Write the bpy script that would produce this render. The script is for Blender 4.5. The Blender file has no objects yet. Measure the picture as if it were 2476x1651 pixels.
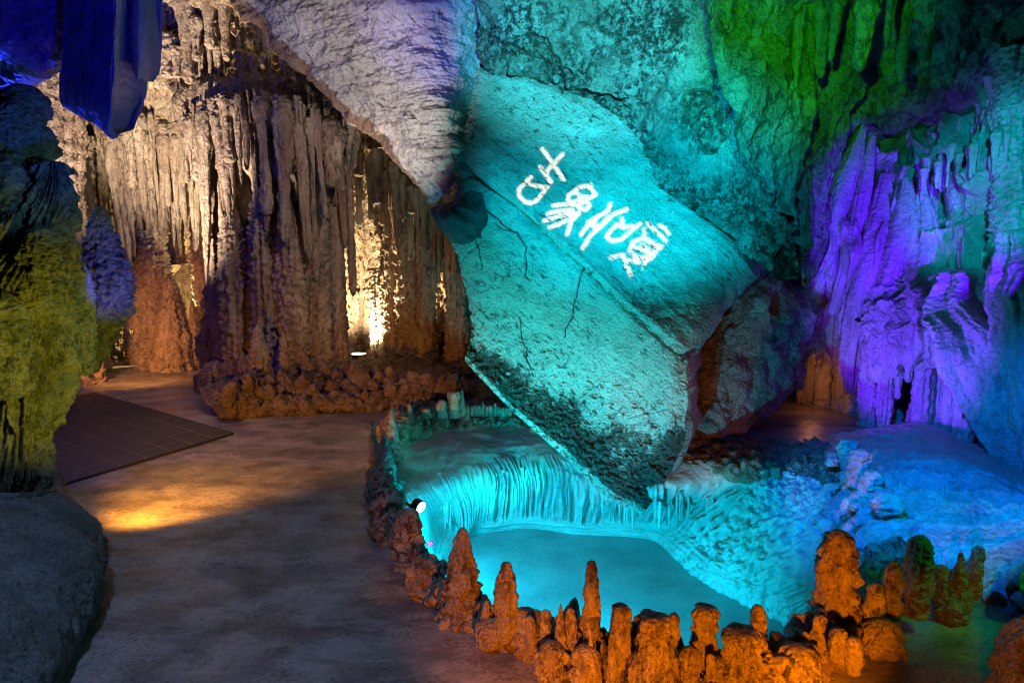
import bpy, math, random
import numpy as np
from mathutils import Vector
from mathutils.bvhtree import BVHTree

random.seed(7)
rng = np.random.default_rng(11)
scene = bpy.context.scene
COL = scene.collection

# ------------------------------------------------------------------ camera model
PITCH = math.radians(7.0)
CAMH = 1.6
FPX = 1613.0
CW, CH = 1238.0, 825.5
cp, sp = math.cos(PITCH), math.sin(PITCH)
CAM = np.array([0.0, 0.0, CAMH])


def ray(px, py):
    px = np.asarray(px, float); py = np.asarray(py, float)
    u = (px - CW) / FPX; v = (CH - py) / FPX
    return np.stack([u, cp + v * sp, -sp + v * cp], -1)


def P(px, py, Y):
    d = ray(px, py)
    return CAM + d * (np.asarray(Y, float) / d[..., 1])[..., None]


def G(px, py, z=0.0):
    d = ray(px, py)
    t = (np.asarray(z, float) - CAMH) / d[..., 2]
    return CAM + d * t[..., None]


# ------------------------------------------------------------------ noise
PERM = np.random.default_rng(3).permutation(256).astype(np.int32)
PERM = np.concatenate([PERM, PERM])
GR = np.array([[1, 1, 0], [-1, 1, 0], [1, -1, 0], [-1, -1, 0], [1, 0, 1], [-1, 0, 1], [1, 0, -1], [-1, 0, -1],
               [0, 1, 1], [0, -1, 1], [0, 1, -1], [0, -1, -1], [1, 1, 0], [-1, 1, 0], [0, -1, 1], [0, -1, -1]], np.float32)


def noise3(p):
    p = np.asarray(p, np.float32)
    i = np.floor(p).astype(np.int32)
    f = p - i
    i &= 255
    w = f * f * f * (f * (f * 6 - 15) + 10)
    X, Y, Z = i[:, 0], i[:, 1], i[:, 2]
    out = np.zeros(len(p), np.float32)
    for dx in (0, 1):
        wx = w[:, 0] if dx else 1 - w[:, 0]
        hx = PERM[(X + dx) & 255]
        for dy in (0, 1):
            wy = w[:, 1] if dy else 1 - w[:, 1]
            hy = PERM[(hx + Y + dy) & 255]
            for dz in (0, 1):
                wz = w[:, 2] if dz else 1 - w[:, 2]
                g = GR[PERM[(hy + Z + dz) & 255] & 15]
                out += wx * wy * wz * (g[:, 0] * (f[:, 0] - dx) + g[:, 1] * (f[:, 1] - dy) + g[:, 2] * (f[:, 2] - dz))
    return out


def fbm(p, s=1.0, oct=4, gain=0.5, off=0.0, lac=2.03):
    p = np.asarray(p, np.float32) * np.asarray(s, np.float32) + np.float32(off)
    a, t = 1.0, 0.0
    for k in range(oct):
        t = t + a * noise3(p)
        p = p * lac + 17.3
        a *= gain
    return t


def billow(p, s=1.0, oct=2, gain=0.5, off=0.0):
    """rounded lumps: high on bumps, sharp in the creases"""
    p = np.asarray(p, np.float32) * np.asarray(s, np.float32) + np.float32(off)
    a, t = 1.0, 0.0
    for k in range(oct):
        t = t + a * (np.abs(noise3(p)) * 2 - 0.5)
        p = p * 2.1 + 9.1
        a *= gain
    return t


def ridge(p, s=1.0, oct=3, gain=0.5, off=0.0):
    p = np.asarray(p, np.float32) * np.asarray(s, np.float32) + np.float32(off)
    a, t = 1.0, 0.0
    for k in range(oct):
        t = t + a * (1 - np.abs(noise3(p)) * 2.2)
        p = p * 2.07 + 5.7
        a *= gain
    return t


def sstep(a, b, x):
    t = np.clip((x - a) / (b - a), 0, 1)
    return t * t * (3 - 2 * t)


# ------------------------------------------------------------------ object helpers
def tag(o, label=None, cat=None, group=None, kind=None):
    if label: o['label'] = label
    if cat: o['category'] = cat
    if group: o['group'] = group
    if kind: o['kind'] = kind
    return o


def mesh_obj(name, V, Q, mat, parent=None, base=None, attrs=None, smooth=True, tris=None):
    V = np.asarray(V, np.float32)
    if base is None:
        base = np.array([V[:, 0].mean(), V[:, 1].mean(), V[:, 2].min()])
    if parent is not None:
        base = np.array(parent['_b'])
    base = np.asarray(base, float)
    L = V - base.astype(np.float32)
    me = bpy.data.meshes.new(name)
    Q = np.asarray(Q, np.int32)
    faces = [Q.ravel()]
    starts = [np.arange(len(Q)) * Q.shape[1]]
    tot = [np.full(len(Q), Q.shape[1])]
    if tris is not None and len(tris):
        T = np.asarray(tris, np.int32)
        starts.append(len(Q) * Q.shape[1] + np.arange(len(T)) * 3); tot.append(np.full(len(T), 3)); faces.append(T.ravel())
    loops = np.concatenate(faces).astype(np.int32)
    st = np.concatenate(starts).astype(np.int32)
    me.vertices.add(len(L)); me.vertices.foreach_set('co', L.ravel())
    me.loops.add(len(loops)); me.loops.foreach_set('vertex_index', loops)
    me.polygons.add(len(st)); me.polygons.foreach_set('loop_start', st)
    me.polygons.foreach_set('use_smooth', np.full(len(st), smooth))
    me.update(calc_edges=True)
    me.validate()
    for k, a in (attrs or {}).items():
        at = me.attributes.new(k, 'FLOAT', 'POINT'); at.data.foreach_set('value', np.asarray(a, np.float32))
    me.materials.append(mat)
    o = bpy.data.objects.new(name, me)
    COL.objects.link(o)
    if parent is not None:
        o.parent = parent
    else:
        o.location = base
    return o


def thing(name, label, cat, base, group=None):
    o = bpy.data.objects.new(name, None); COL.objects.link(o)
    o.empty_display_size = 0.1
    o.location = base
    o['_b'] = [float(x) for x in base]
    return tag(o, label, cat, group)


def grid_quads(nv, nu, wrap=False):
    a = np.arange(nv * nu).reshape(nv, nu)
    if wrap:
        b = np.roll(a, -1, axis=1)
        return np.stack([a[:-1], b[:-1], b[1:], a[1:]], -1).reshape(-1, 4)
    return np.stack([a[:-1, :-1], a[:-1, 1:], a[1:, 1:], a[1:, :-1]], -1).reshape(-1, 4)


def spline(pts, n, closed=False):
    """Catmull-Rom through pts (k,d), uniform parameter, n samples"""
    pts = np.asarray(pts, float)
    k = len(pts)
    if closed:
        t = np.arange(n) / n * k
        i = np.floor(t).astype(int); f = (t - i)[:, None]
        p0, p1, p2, p3 = (pts[(i + j) % k] for j in (-1, 0, 1, 2))
    else:
        ext = np.concatenate([[2 * pts[0] - pts[1]], pts, [2 * pts[-1] - pts[-2]]])
        t = np.linspace(0, k - 1, n)
        i = np.minimum(np.floor(t).astype(int), k - 2); f = (t - i)[:, None]
        p0, p1, p2, p3 = (ext[i + j] for j in (0, 1, 2, 3))
    return 0.5 * ((2 * p1) + (-p0 + p2) * f + (2 * p0 - 5 * p1 + 4 * p2 - p3) * f * f + (-p0 + 3 * p1 - 3 * p2 + p3) * f ** 3)


def sheet(rows, nu, nv, closed=False):
    """rows: list of lists of world points -> (nv,nu,3)"""
    R = np.stack([spline(r, nu, closed) for r in rows])
    k = len(rows)
    out = spline(R.reshape(k, -1), nv).reshape(nv, nu, 3)
    return out


def sheet_normals(S, wrap=False):
    if wrap:
        du = np.roll(S, -1, 1) - np.roll(S, 1, 1)
    else:
        du = np.gradient(S, axis=1)
    dv = np.gradient(S, axis=0)
    n = np.cross(du, dv)
    n /= np.linalg.norm(n, axis=-1, keepdims=True) + 1e-9
    return n


def rowsP(rows):
    return [P(np.array([q[0] for q in r]), np.array([q[1] for q in r]), np.array([q[2] for q in r])) for r in rows]


def relief(name, rows, nu, nv, disp, mat, parent=None, back=None, world=False, attr=None, base=None):
    """a rock face through control points; disp(points, U, V) metres along the outward normal.
    back=(vector, rows): close it as a solid by sweeping its border back and capping."""
    W = rows if world else rowsP(rows)
    S = sheet(W, nu, nv)
    N = sheet_normals(S)
    if ((CAM - S) * N).sum(-1).mean() < 0:
        N = -N
        flip = True
    else:
        flip = False
    U, Vv = np.meshgrid(np.linspace(0, 1, nu), np.linspace(0, 1, nv))
    p = S.reshape(-1, 3)
    d = disp(p, U.ravel(), Vv.ravel())
    at = {'stain_shade': attr(p, U.ravel(), Vv.ravel())} if attr else {}
    D = p + N.reshape(-1, 3) * d[:, None]
    Q = grid_quads(nv, nu)
    if back is not None:
        vec, nb = np.asarray(back[0], float), back[1]
        idx = np.arange(nv * nu).reshape(nv, nu)
        loop = np.concatenate([idx[0, :-1], idx[:-1, -1], idx[-1, :0:-1], idx[:0:-1, 0]])
        m = len(loop)
        cen = D[loop].mean(0)
        vs = [D]; prev = loop; off = len(D)
        qs = [Q]
        for j in range(1, nb + 1):
            f = j / nb
            ring = D[loop] + vec * f
            ring = ring + (cen + vec * f - ring) * (0.35 * f ** 3)
            pd = fbm(ring, 2.2, 4, 0.5, 3.3) * 0.10 * sstep(0, .15, f)
            out = ring - (cen + vec * f); out /= np.linalg.norm(out, axis=1, keepdims=True) + 1e-9
            ring = ring + out * pd[:, None]
            vs.append(ring)
            cur = off + np.arange(m)
            qs.append(np.stack([prev, cur, np.roll(cur, -1), np.roll(prev, -1)], -1))
            prev = cur; off += m
        vs.append((cen + vec * 1.1)[None])
        tri = np.stack([prev, np.full(m, off), np.roll(prev, -1)], -1)
        D = np.concatenate(vs); Q = np.concatenate(qs)
        if at:
            at['stain_shade'] = np.concatenate([at['stain_shade'], np.zeros(len(D) - len(at['stain_shade']))])
    else:
        tri = None
    if flip:
        Q = Q[:, ::-1]
        if tri is not None: tri = tri[:, ::-1]
    return mesh_obj(name, D, Q, mat, parent, attrs=at, tris=tri, base=base)


def tube(axis, radii, nseg, nrow, disp=None, ell=1.0, cap=True, lean=None):
    """closed swept body: axis (k,3) bottom->top, radii (k). returns V,Q,tris"""
    A = spline(np.asarray(axis, float), nrow)
    R = spline(np.asarray(radii, float)[:, None], nrow)[:, 0]
    R = np.maximum(R, 0.0015)
    th = np.arange(nseg) / nseg * 2 * np.pi
    c = np.stack([np.cos(th), np.sin(th) * ell, np.zeros(nseg)], -1)
    V = A[:, None, :] + R[:, None, None] * c[None]
    V = V.reshape(-1, 3)
    n = np.tile(c, (nrow, 1))
    if disp is not None:
        d = disp(V, np.tile(th, nrow), np.repeat(np.linspace(0, 1, nrow), nseg), np.repeat(R, nseg))
        V = V + n * d[:, None]
    Q = grid_quads(nrow, nseg, True)
    b, t = len(V), len(V) + 1
    V = np.concatenate([V, [A[0]], [A[-1] + np.array([0, 0, 0.2 * R[-1]])]])
    a = np.arange(nseg); bb = np.roll(a, -1)
    tr = np.concatenate([np.stack([bb, a, np.full(nseg, b)], -1), np.stack([a + (nrow - 1) * nseg, bb + (nrow - 1) * nseg, np.full(nseg, t)], -1)])
    return V, Q, tr


def floor_py(Y, z=-0.03):
    a = math.atan((CAMH - z) / Y) - PITCH
    return CH + FPX * math.tan(a)


# ------------------------------------------------------------------ materials
def new_mat(name):
    m = bpy.data.materials.new(name); m.use_nodes = True
    nt = m.node_tree
    return m, nt, nt.nodes['Principled BSDF']


def rock(name, c1, c2, dark=(0.03, 0.022, 0.016), big=(1.2, 1.2, 1.2), speck=0.5, speck_s=(22, 22, 22), speck_t=(0.50, 0.62),
         bump=0.5, bump_s=45, bump_d=0.02, rough=(0.45, 0.75), spec=0.4, stain_shade=None, fine=True, seed=0.0, grain=0.55, grain_s=75, speck_rot=0.0):
    m, nt, bs = new_mat(name)
    N, Lk = nt.nodes, nt.links
    geo = N.new('ShaderNodeNewGeometry')

    def mapped(s, off=0.0):
        mp = N.new('ShaderNodeMapping'); mp.inputs['Scale'].default_value = s
        mp.inputs['Location'].default_value = (off + seed, off * 1.7 + seed, off * 0.6)
        Lk.new(geo.outputs['Position'], mp.inputs['Vector'])
        return mp.outputs['Vector']

    def noise(vec, sc, det, ro=0.55, dist=0.0):
        n = N.new('ShaderNodeTexNoise'); n.inputs['Scale'].default_value = sc; n.inputs['Detail'].default_value = det
        n.inputs['Roughness'].default_value = ro; n.inputs['Distortion'].default_value = dist
        Lk.new(vec, n.inputs['Vector'])
        return n.outputs['Fac']

    def ramp(v, a, b):
        r = N.new('ShaderNodeMapRange'); r.interpolation_type = 'SMOOTHSTEP'
        r.inputs['From Min'].default_value = a; r.inputs['From Max'].default_value = b
        Lk.new(v, r.inputs['Value'])
        return r.outputs['Result']

    def mul(a, b):
        q = N.new('ShaderNodeMath'); q.operation = 'MULTIPLY'
        for k, x in ((0, a), (1, b)):
            if isinstance(x, (int, float)): q.inputs[k].default_value = x
            else: Lk.new(x, q.inputs[k])
        return q.outputs[0]

    def mix(f, a, b):
        q = N.new('ShaderNodeMix'); q.data_type = 'RGBA'
        if isinstance(f, (int, float)): q.inputs['Factor'].default_value = f
        else: Lk.new(f, q.inputs['Factor'])
        for k, x in ((6, a), (7, b)):
            if isinstance(x, tuple): q.inputs[k].default_value = (*x, 1)
            else: Lk.new(x, q.inputs[k])
        return q.outputs[2]

    n1 = noise(mapped(big), 1.6, 7, 0.6, 0.3)
    col = mix(ramp(n1, 0.36, 0.64), c1, c2)
    if speck_rot:
        rt = N.new('ShaderNodeMapping'); rt.inputs['Rotation'].default_value = (0, math.radians(speck_rot), 0)
        Lk.new(geo.outputs['Position'], rt.inputs['Vector'])
        sm = N.new('ShaderNodeMapping'); sm.inputs['Scale'].default_value = speck_s; sm.inputs['Location'].default_value = (4 + seed, 6.8, 2.4)
        Lk.new(rt.outputs['Vector'], sm.inputs['Vector']); sv = sm.outputs['Vector']
    else:
        sv = mapped(speck_s, 4.0)
    n2 = noise(sv, 1.0, 9, 0.72, 0.4)
    n2b = noise(mapped((2.2, 2.2, 2.2), 9.0), 1.0, 4, 0.6)
    sp_ = mul(mul(ramp(n2, *speck_t), ramp(n2b, 0.34, 0.58)), speck)
    col = mix(sp_, col, dark)
    n5 = noise(mapped((1, 1, 1), 6.0), grain_s, 5, 0.7)
    n5b = noise(mapped((1, 1, 1), 3.0), 7.0, 5, 0.65)
    col = mix(mul(mul(ramp(n5, 0.47, 0.60), ramp(n5b, 0.30, 0.62)), grain), col, dark)
    if stain_shade is not None:
        at = N.new('ShaderNodeAttribute'); at.attribute_name = 'stain_shade'
        n4 = noise(mapped((15, 15, 15), 2.2), 1.0, 9, 0.75)
        ad = N.new('ShaderNodeMath'); ad.operation = 'ADD'
        Lk.new(n4, ad.inputs[0]); Lk.new(at.outputs['Fac'], ad.inputs[1])
        col = mix(mul(ramp(ad.outputs[0], 1.0, 1.18), 0.93), col, stain_shade)
    Lk.new(col, bs.inputs['Base Color'])
    n3 = noise(mapped((1, 1, 1), 1.3), bump_s, 10, 0.65)
    b1 = N.new('ShaderNodeBump'); b1.inputs['Strength'].default_value = bump; b1.inputs['Distance'].default_value = bump_d
    if fine:
        vo = N.new('ShaderNodeTexVoronoi'); vo.inputs['Scale'].default_value = bump_s * 1.1
        Lk.new(mapped((1, 1, 1), 0.7), vo.inputs['Vector'])
        ad2 = N.new('ShaderNodeMath'); ad2.operation = 'MULTIPLY_ADD'
        Lk.new(vo.outputs['Distance'], ad2.inputs[0]); ad2.inputs[1].default_value = -0.35; Lk.new(n3, ad2.inputs[2])
        h = ad2.outputs[0]
    else:
        h = n3
    ad3 = N.new('ShaderNodeMath'); ad3.operation = 'MULTIPLY_ADD'
    Lk.new(sp_, ad3.inputs[0]); ad3.inputs[1].default_value = -0.4; Lk.new(h, ad3.inputs[2])
    Lk.new(ad3.outputs[0], b1.inputs['Height'])
    Lk.new(b1.outputs['Normal'], bs.inputs['Normal'])
    rr = N.new('ShaderNodeMapRange'); rr.inputs['To Min'].default_value = rough[0]; rr.inputs['To Max'].default_value = rough[1]
    rr.inputs['From Min'].default_value = 0.35; rr.inputs['From Max'].default_value = 0.65
    Lk.new(n2b, rr.inputs['Value']); Lk.new(rr.outputs[0], bs.inputs['Roughness'])
    bs.inputs['Specular IOR Level'].default_value = spec
    return m


def plain(name, col, rough=0.5, metal=0.0, emit=None, es=0.0, noise_amt=0.0):
    m, nt, bs = new_mat(name)
    bs.inputs['Base Color'].default_value = (*col, 1); bs.inputs['Roughness'].default_value = rough
    bs.inputs['Metallic'].default_value = metal
    if emit:
        bs.inputs['Emission Color'].default_value = (*emit, 1); bs.inputs['Emission Strength'].default_value = es
    if noise_amt:
        n = nt.nodes.new('ShaderNodeTexNoise'); n.inputs['Scale'].default_value = 40
        r = nt.nodes.new('ShaderNodeMapRange'); r.inputs['To Min'].default_value = rough - noise_amt; r.inputs['To Max'].default_value = rough + noise_amt
        nt.links.new(n.outputs['Fac'], r.inputs['Value']); nt.links.new(r.outputs[0], bs.inputs['Roughness'])
    return m


M = {}
M['curtain'] = rock('curtain_limestone', (0.47, 0.38, 0.28), (0.30, 0.21, 0.15), big=(3, 3, 0.7), speck=0.75, speck_s=(26, 26, 9), bump=0.7, bump_s=30, bump_d=0.05, grain=0.42)
M['curtain_dark'] = rock('brown_limestone', (0.32, 0.24, 0.19), (0.18, 0.12, 0.09), big=(4, 4, 0.7), speck=0.7, speck_s=(24, 24, 8), bump=0.8, bump_s=26, bump_d=0.05, grain=0.4)
M['slab'] = rock('pale_slab_limestone', (0.55, 0.50, 0.47), (0.40, 0.36, 0.33), big=(1.3, 1.3, 1.3), speck=0.85, speck_s=(9, 12, 30), speck_t=(0.54, 0.63), speck_rot=-45, bump=0.4, bump_s=22, bump_d=0.04, grain=0.6, stain_shade=(0.20, 0.12, 0.07))
M['boulder'] = rock('boulder_limestone', (0.52, 0.47, 0.40), (0.42, 0.38, 0.31), big=(2.0, 2.0, 5.0), speck=0.88, speck_s=(9, 14, 38), speck_t=(0.555, 0.635), speck_rot=-40, bump=1.0, bump_s=42, bump_d=0.024, stain_shade=(0.05, 0.032, 0.022))
M['wall'] = rock('cave_wall_limestone', (0.50, 0.45, 0.38), (0.30, 0.25, 0.19), big=(1.6, 1.6, 1.2), speck=0.97, speck_s=(17, 17, 15), speck_t=(0.475, 0.575), bump=1.0, bump_s=34, bump_d=0.05, stain_shade=(0.06, 0.03, 0.02))
M['green'] = rock('ceiling_limestone', (0.34, 0.32, 0.26), (0.16, 0.15, 0.11), big=(2.4, 2.4, 1.0), speck=0.8, speck_s=(14, 14, 8), bump=0.8, bump_s=22, bump_d=0.06)
M['flow'] = rock('flowstone', (0.56, 0.52, 0.47), (0.42, 0.38, 0.33), big=(3, 3, 1), speck=0.3, speck_s=(18, 18, 10), bump=0.6, bump_s=34, rough=(0.3, 0.55), spec=0.5, bump_d=0.04, grain=0.4)
M['basin'] = rock('basin_flowstone', (0.58, 0.56, 0.50), (0.47, 0.45, 0.40), big=(2, 2, 3), speck=0.22, speck_s=(24, 24, 24), bump=0.45, bump_s=42, bump_d=0.02, rough=(0.3, 0.55), spec=0.5, grain=0.25)
M['rim'] = rock('rim_limestone', (0.50, 0.40, 0.28), (0.32, 0.23, 0.15), big=(5, 5, 5), speck=0.95, speck_s=(20, 20, 20), bump=1.0, bump_s=60, bump_d=0.035)
M['stag'] = rock('stalagmite_limestone', (0.50, 0.42, 0.31), (0.36, 0.28, 0.2), big=(5, 5, 3), speck=0.8, speck_s=(22, 22, 16), bump=1.0, bump_s=70, bump_d=0.03)
M['moss'] = rock('mossy_flowstone', (0.33, 0.30, 0.17), (0.17, 0.17, 0.09), big=(2.6, 2.6, 2.2), speck=0.75, speck_s=(16, 16, 12), bump=0.8, bump_s=34, bump_d=0.05)
M['floor'] = rock('worn_concrete', (0.33, 0.285, 0.25), (0.14, 0.125, 0.115), big=(1.7, 2.6, 1.7), speck=0.6, speck_s=(5, 11, 9), speck_t=(0.50, 0.66), bump=0.4, bump_s=20, bump_d=0.014, rough=(0.22, 0.45), spec=0.5, fine=False, grain=0.6, grain_s=50)
M['earth'] = rock('rubble_stone', (0.26, 0.19, 0.14), (0.15, 0.105, 0.08), big=(5, 5, 5), speck=0.5, bump=0.8, bump_s=40, bump_d=0.04)
M['grey'] = rock('grey_boulder', (0.40, 0.40, 0.34), (0.24, 0.24, 0.2), big=(3, 3, 3), speck=0.6, speck_s=(26, 26, 26), bump=0.9, bump_s=45, bump_d=0.04)
M['bluerock'] = rock('smooth_rock', (0.30, 0.29, 0.29), (0.2, 0.19, 0.19), big=(1, 1, 1), speck=0.25, bump=0.3, bump_s=20, rough=(0.4, 0.6), bump_d=0.02, grain=0.2)
M['kerb'] = rock('rough_cement', (0.24, 0.25, 0.225), (0.13, 0.14, 0.12), big=(2, 2, 2), speck=0.45, speck_s=(30, 30, 30), bump=0.8, bump_s=70, bump_d=0.03)
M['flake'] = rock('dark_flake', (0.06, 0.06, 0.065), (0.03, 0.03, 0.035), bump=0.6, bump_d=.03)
M['black'] = plain('black_metal', (0.012, 0.012, 0.014), 0.45, 0.6, noise_amt=0.1)
M['rubber'] = plain('rubber_mat', (0.018, 0.015, 0.014), 0.6, noise_amt=0.12)
M['matline'] = plain('mat_joint', (0.13, 0.11, 0.09), 0.6)
M['lens_warm'] = plain('warm_lens', (0.9, 0.85, 0.7), 0.2, emit=(1.0, 0.82, 0.5), es=30)
M['lens_cyan'] = plain('cyan_lens', (0.7, 0.9, 0.95), 0.2, emit=(0.35, 0.85, 1.0), es=9)
M['lens_violet'] = plain('violet_lens', (0.6, 0.4, 0.9), 0.2, emit=(0.45, 0.12, 1.0), es=2.0)

# ------------------------------------------------------------------ displacement recipes
def d_rough(a=0.06, s=1.6, oct=6, off=0.0, lump=0.0, ls=6.0):
    def f(p, u, v):
        d = a * fbm(p, s, oct, 0.52, off)
        if lump: d = d + lump * billow(p, ls, 2, 0.5, off)
        return d
    return f


def d_drape(a=0.12, s=(3.0, 3.0, 0.25), rough=0.03, rs=7.0, off=0.0, small=0.03):
    def f(p, u, v):
        w = p + np.stack([fbm(p, 0.9, 2, .5, off + 2), fbm(p, 0.9, 2, .5, off + 8), np.zeros(len(p))], -1) * 0.18
        return a * (1 - np.abs(noise3(w * np.array(s) + off)) * 2.6) + small * (1 - 2.2 * np.abs(noise3(w * np.array(s) * 3.1 + off))) + rough * fbm(p, rs, 4, .5, off)
    return f


def t_disp(flute=0.12, lump=0.10, rough=0.08, fs=1.0, ls=1.0, seed=0.0):
    """column / stalagmite surface; amounts are relative to the local radius"""
    def f(p, th, t, R):
        rr = np.maximum(R, 0.02)
        q = np.stack([np.cos(th) * 2.2 * fs, np.sin(th) * 2.2 * fs, p[:, 2] * 0.9], -1) + seed
        d = flute * rr * (1 - 2.4 * np.abs(noise3(q)))
        d = d + lump * rr * billow(p, 9.0 * ls, 2, 0.55, seed)
        d = d + rough * np.minimum(rr, 0.15) * fbm(p, 26.0, 3, 0.55, seed)
        return d
    return f


def stalactite(parent, px, py0, py1, Y, r, mat, name='stalactite', taper=0.75, seed=None, nseg=22, nrow=44, blunt=0.25, lean=0.0):
    """hanging: top row py0, tip row py1 (photo rows), r = half width at the top in photo pixels"""
    seed = rng.uniform(0, 60) if seed is None else seed
    top = P(px, py0, Y); tip = P(px, py1, Y)
    x, y = top[0], top[1]
    rm = r * Y / FPX
    L = top[2] - tip[2]
    tt = np.array([0, 0.03, 0.12, 0.35, 0.65, 0.9, 1.0])
    rad = rm * np.array([0.02, blunt, blunt + 0.14, 0.5, taper, 1.05, 0.5])
    ax = np.stack([x + lean * L * (1 - tt), np.full(7, y), tip[2] + L * tt], -1)
    V, Q, T = tube(ax, rad, nseg, nrow, t_disp(0.24, 0.2, 0.3, 1.0, 1.0, seed))
    return mesh_obj(name, V, Q, mat, parent, tris=T)


def column(parent, px, py0, py1, Y, r0, rm_, r1, mat, name='column', nseg=48, nrow=150, seed=None, flute=0.2, lump=0.16, rough=0.2, ell=1.0):
    seed = rng.uniform(0, 60) if seed is None else seed
    top = P(px, py0, Y); bot = P(px, py1, Y)
    k = Y / FPX
    tt = np.array([0, 0.1, 0.35, 0.65, 0.9, 1.0])
    rad = k * np.array([r1 * 1.2, r1, rm_ * 1.05, rm_, r0 * (.62 if 375 < py0 < 560 else 1), r0 * (.12 if 375 < py0 < 560 else 1.3)])
    ax = np.stack([np.full(6, top[0]), np.full(6, top[1]), bot[2] + (top[2] - bot[2]) * tt], -1)
    V, Q, T = tube(ax, rad, nseg, nrow, t_disp(flute, lump, rough, 1.3, 1.0, seed), ell=ell)
    return mesh_obj(name, V, Q, mat, parent, tris=T)


def stalagmite(px, py_tip, py_base, r, z0=0.0, Y=None, mat=None, name='stalagmite', parent=None, shape='cone', seed=None, nseg=44, nrow=70,
               flute=0.12, lump=0.12, rough=0.2, label=None, group=None, cat='stalagmite', lean=0.0):
    """standing: base row py_base on height z0 (or at depth Y), tip row py_tip, r = half width in photo pixels near the base"""
    seed = rng.uniform(0, 60) if seed is None else seed
    b = G(px, py_base, z0) if Y is None else P(px, py_base, Y)
    tipz = P(px, py_tip, b[1])[2]
    h = tipz - b[2]
    rm = r * b[1] / FPX
    if shape == 'cone':
        tt = np.array([-0.08, 0, 0.25, 0.5, 0.75, 0.92, 0.985, 1.0]); rad = np.array([1.15, 1.05, 0.85, 0.64, 0.42, 0.25, 0.12, 0.01])
    elif shape == 'dome':
        tt = np.array([-0.08, 0, 0.25, 0.5, 0.75, 0.90, 0.975, 1.0]); rad = np.array([1.0, 1.0, 1.02, 1.0, 0.92, 0.72, 0.38, 0.01])
    elif shape == 'stump':
        tt = np.array([-0.08, 0, 0.25, 0.5, 0.75, 0.93, 0.99, 1.0]); rad = np.array([0.95, 0.95, 0.9, 0.92, 0.98, 0.92, 0.6, 0.01])
    elif shape == 'spear':
        tt = np.array([-0.08, 0, 0.25, 0.5, 0.75, 0.92, 0.985, 1.0]); rad = np.array([0.8, 0.85, 0.98, 0.95, 0.78, 0.5, 0.3, 0.01])
    else:
        tt = np.array([-0.08, 0, 0.2, 0.45, 0.7, 0.9, 0.98, 1.0]); rad = np.array([0.7, 0.8, 1.0, 1.05, 0.95, 0.7, 0.38, 0.01])
    ax = np.stack([b[0] + lean * h * tt, np.full(8, b[1]), b[2] + h * tt], -1)
    V, Q, T = tube(ax, rm * rad, nseg, nrow, t_disp(flute, lump, rough, 1.2, 1.4, seed))
    o = mesh_obj(name, V, Q, mat or M['stag'], parent, tris=T, base=b)
    if label: tag(o, label, cat, group)
    return o


# ------------------------------------------------------------------ the pool: loops round the basin
KEY = [  # outer base (z 0), crest, lip, flute top, flute bottom, water edge; photo pixels, heights below
    ((1090, 1515), (1135, 1455), (1150, 1462), (1140, 1470), (1130, 1475), (1130, 1480)),
    ((985, 1410), (1050, 1370), (1060, 1375), (1060, 1390), (1075, 1415), (1085, 1420)),
    ((905, 1290), (955, 1270), (975, 1280), (1005, 1300), (1050, 1350), (1075, 1370)),
    ((880, 1180), (930, 1150), (955, 1165), (1000, 1215), (1060, 1295), (1095, 1335)),
    ((900, 1085), (940, 1060), (975, 1085), (1035, 1180), (1090, 1270), (1130, 1312)),
    ((930, 1015), (975, 1000), (1030, 1045), (1105, 1165), (1122, 1262), (1150, 1300)),
    ((1000, 978), (1050, 982), (1110, 1028), (1185, 1135), (1194, 1258), (1210, 1288)),
    ((1130, 968), (1160, 980), (1200, 1023), (1268, 1128), (1275, 1248), (1290, 1284)),
    ((1350, 965), (1360, 985), (1375, 1045), (1400, 1135), (1400, 1258), (1400, 1300)),
    ((1600, 990), (1590, 1020), (1575, 1095), (1560, 1188), (1545, 1258), (1560, 1308)),
    ((1830, 1050), (1800, 1090), (1780, 1130), (1750, 1180), (1645, 1275), (1612, 1345)),
    ((2060, 1080), (2000, 1125), (1960, 1150), (1900, 1230), (1765, 1370), (1700, 1420)),
    ((2200, 1240), (2110, 1265), (2060, 1280), (1985, 1330), (1870, 1435), (1800, 1475)),
    ((2240, 1400), (2140, 1385), (2090, 1400), (2010, 1450), (1960, 1500), (1930, 1535)),
    ((2120, 1560), (2040, 1475), (2010, 1480), (1990, 1500), (1960, 1560), (1900, 1600)),
    ((1920, 1730), (1870, 1560), (1860, 1570), (1855, 1600), (1830, 1680), (1800, 1750)),
    ((1600, 1740), (1600, 1545), (1600, 1560), (1595, 1600), (1570, 1690), (1550, 1750)),
    ((1310, 1640), (1340, 1500), (1345, 1510), (1340, 1540), (1320, 1600), (1300, 1650)),
]
NK = len(KEY)
crest_z = np.array([.10, .12, .15, .16, .16, .13, .10, .09, .03, .03, .03, .05, .10, .14, .14, .14, .14, .12])
lip_z = np.array([.05, .04, .0, -.02, -.02, -.02, -.02, -.02, -.02, -.02, -.02, .0, .04, .06, .08, .08, .08, .07])
ft_z = np.array([-.15, -.15, -.15, -.15, -.18, -.20, -.20, -.20, -.20, -.20, -.20, -.18, -.15, -.15, -.15, -.15, -.15, -.15])
fb_z = np.array([-.55, -.58, -.60, -.62, -.62, -.62, -.62, -.62, -.62, -.61, -.55, -.55, -.58, -.62, -.62, -.6, -.6, -.6])
WZ = -0.75


def loop_pts(j, zs):
    a = np.array([k[j] for k in KEY], float)
    return G(a[:, 0], a[:, 1], zs)


L_out = loop_pts(0, np.full(NK, -0.03))
L_crest = loop_pts(1, crest_z)
L_lip = loop_pts(2, lip_z)
L_ft = loop_pts(3, ft_z)
L_fb = loop_pts(4, fb_z)
L_w = loop_pts(5, np.full(NK, WZ - 0.02))
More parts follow.
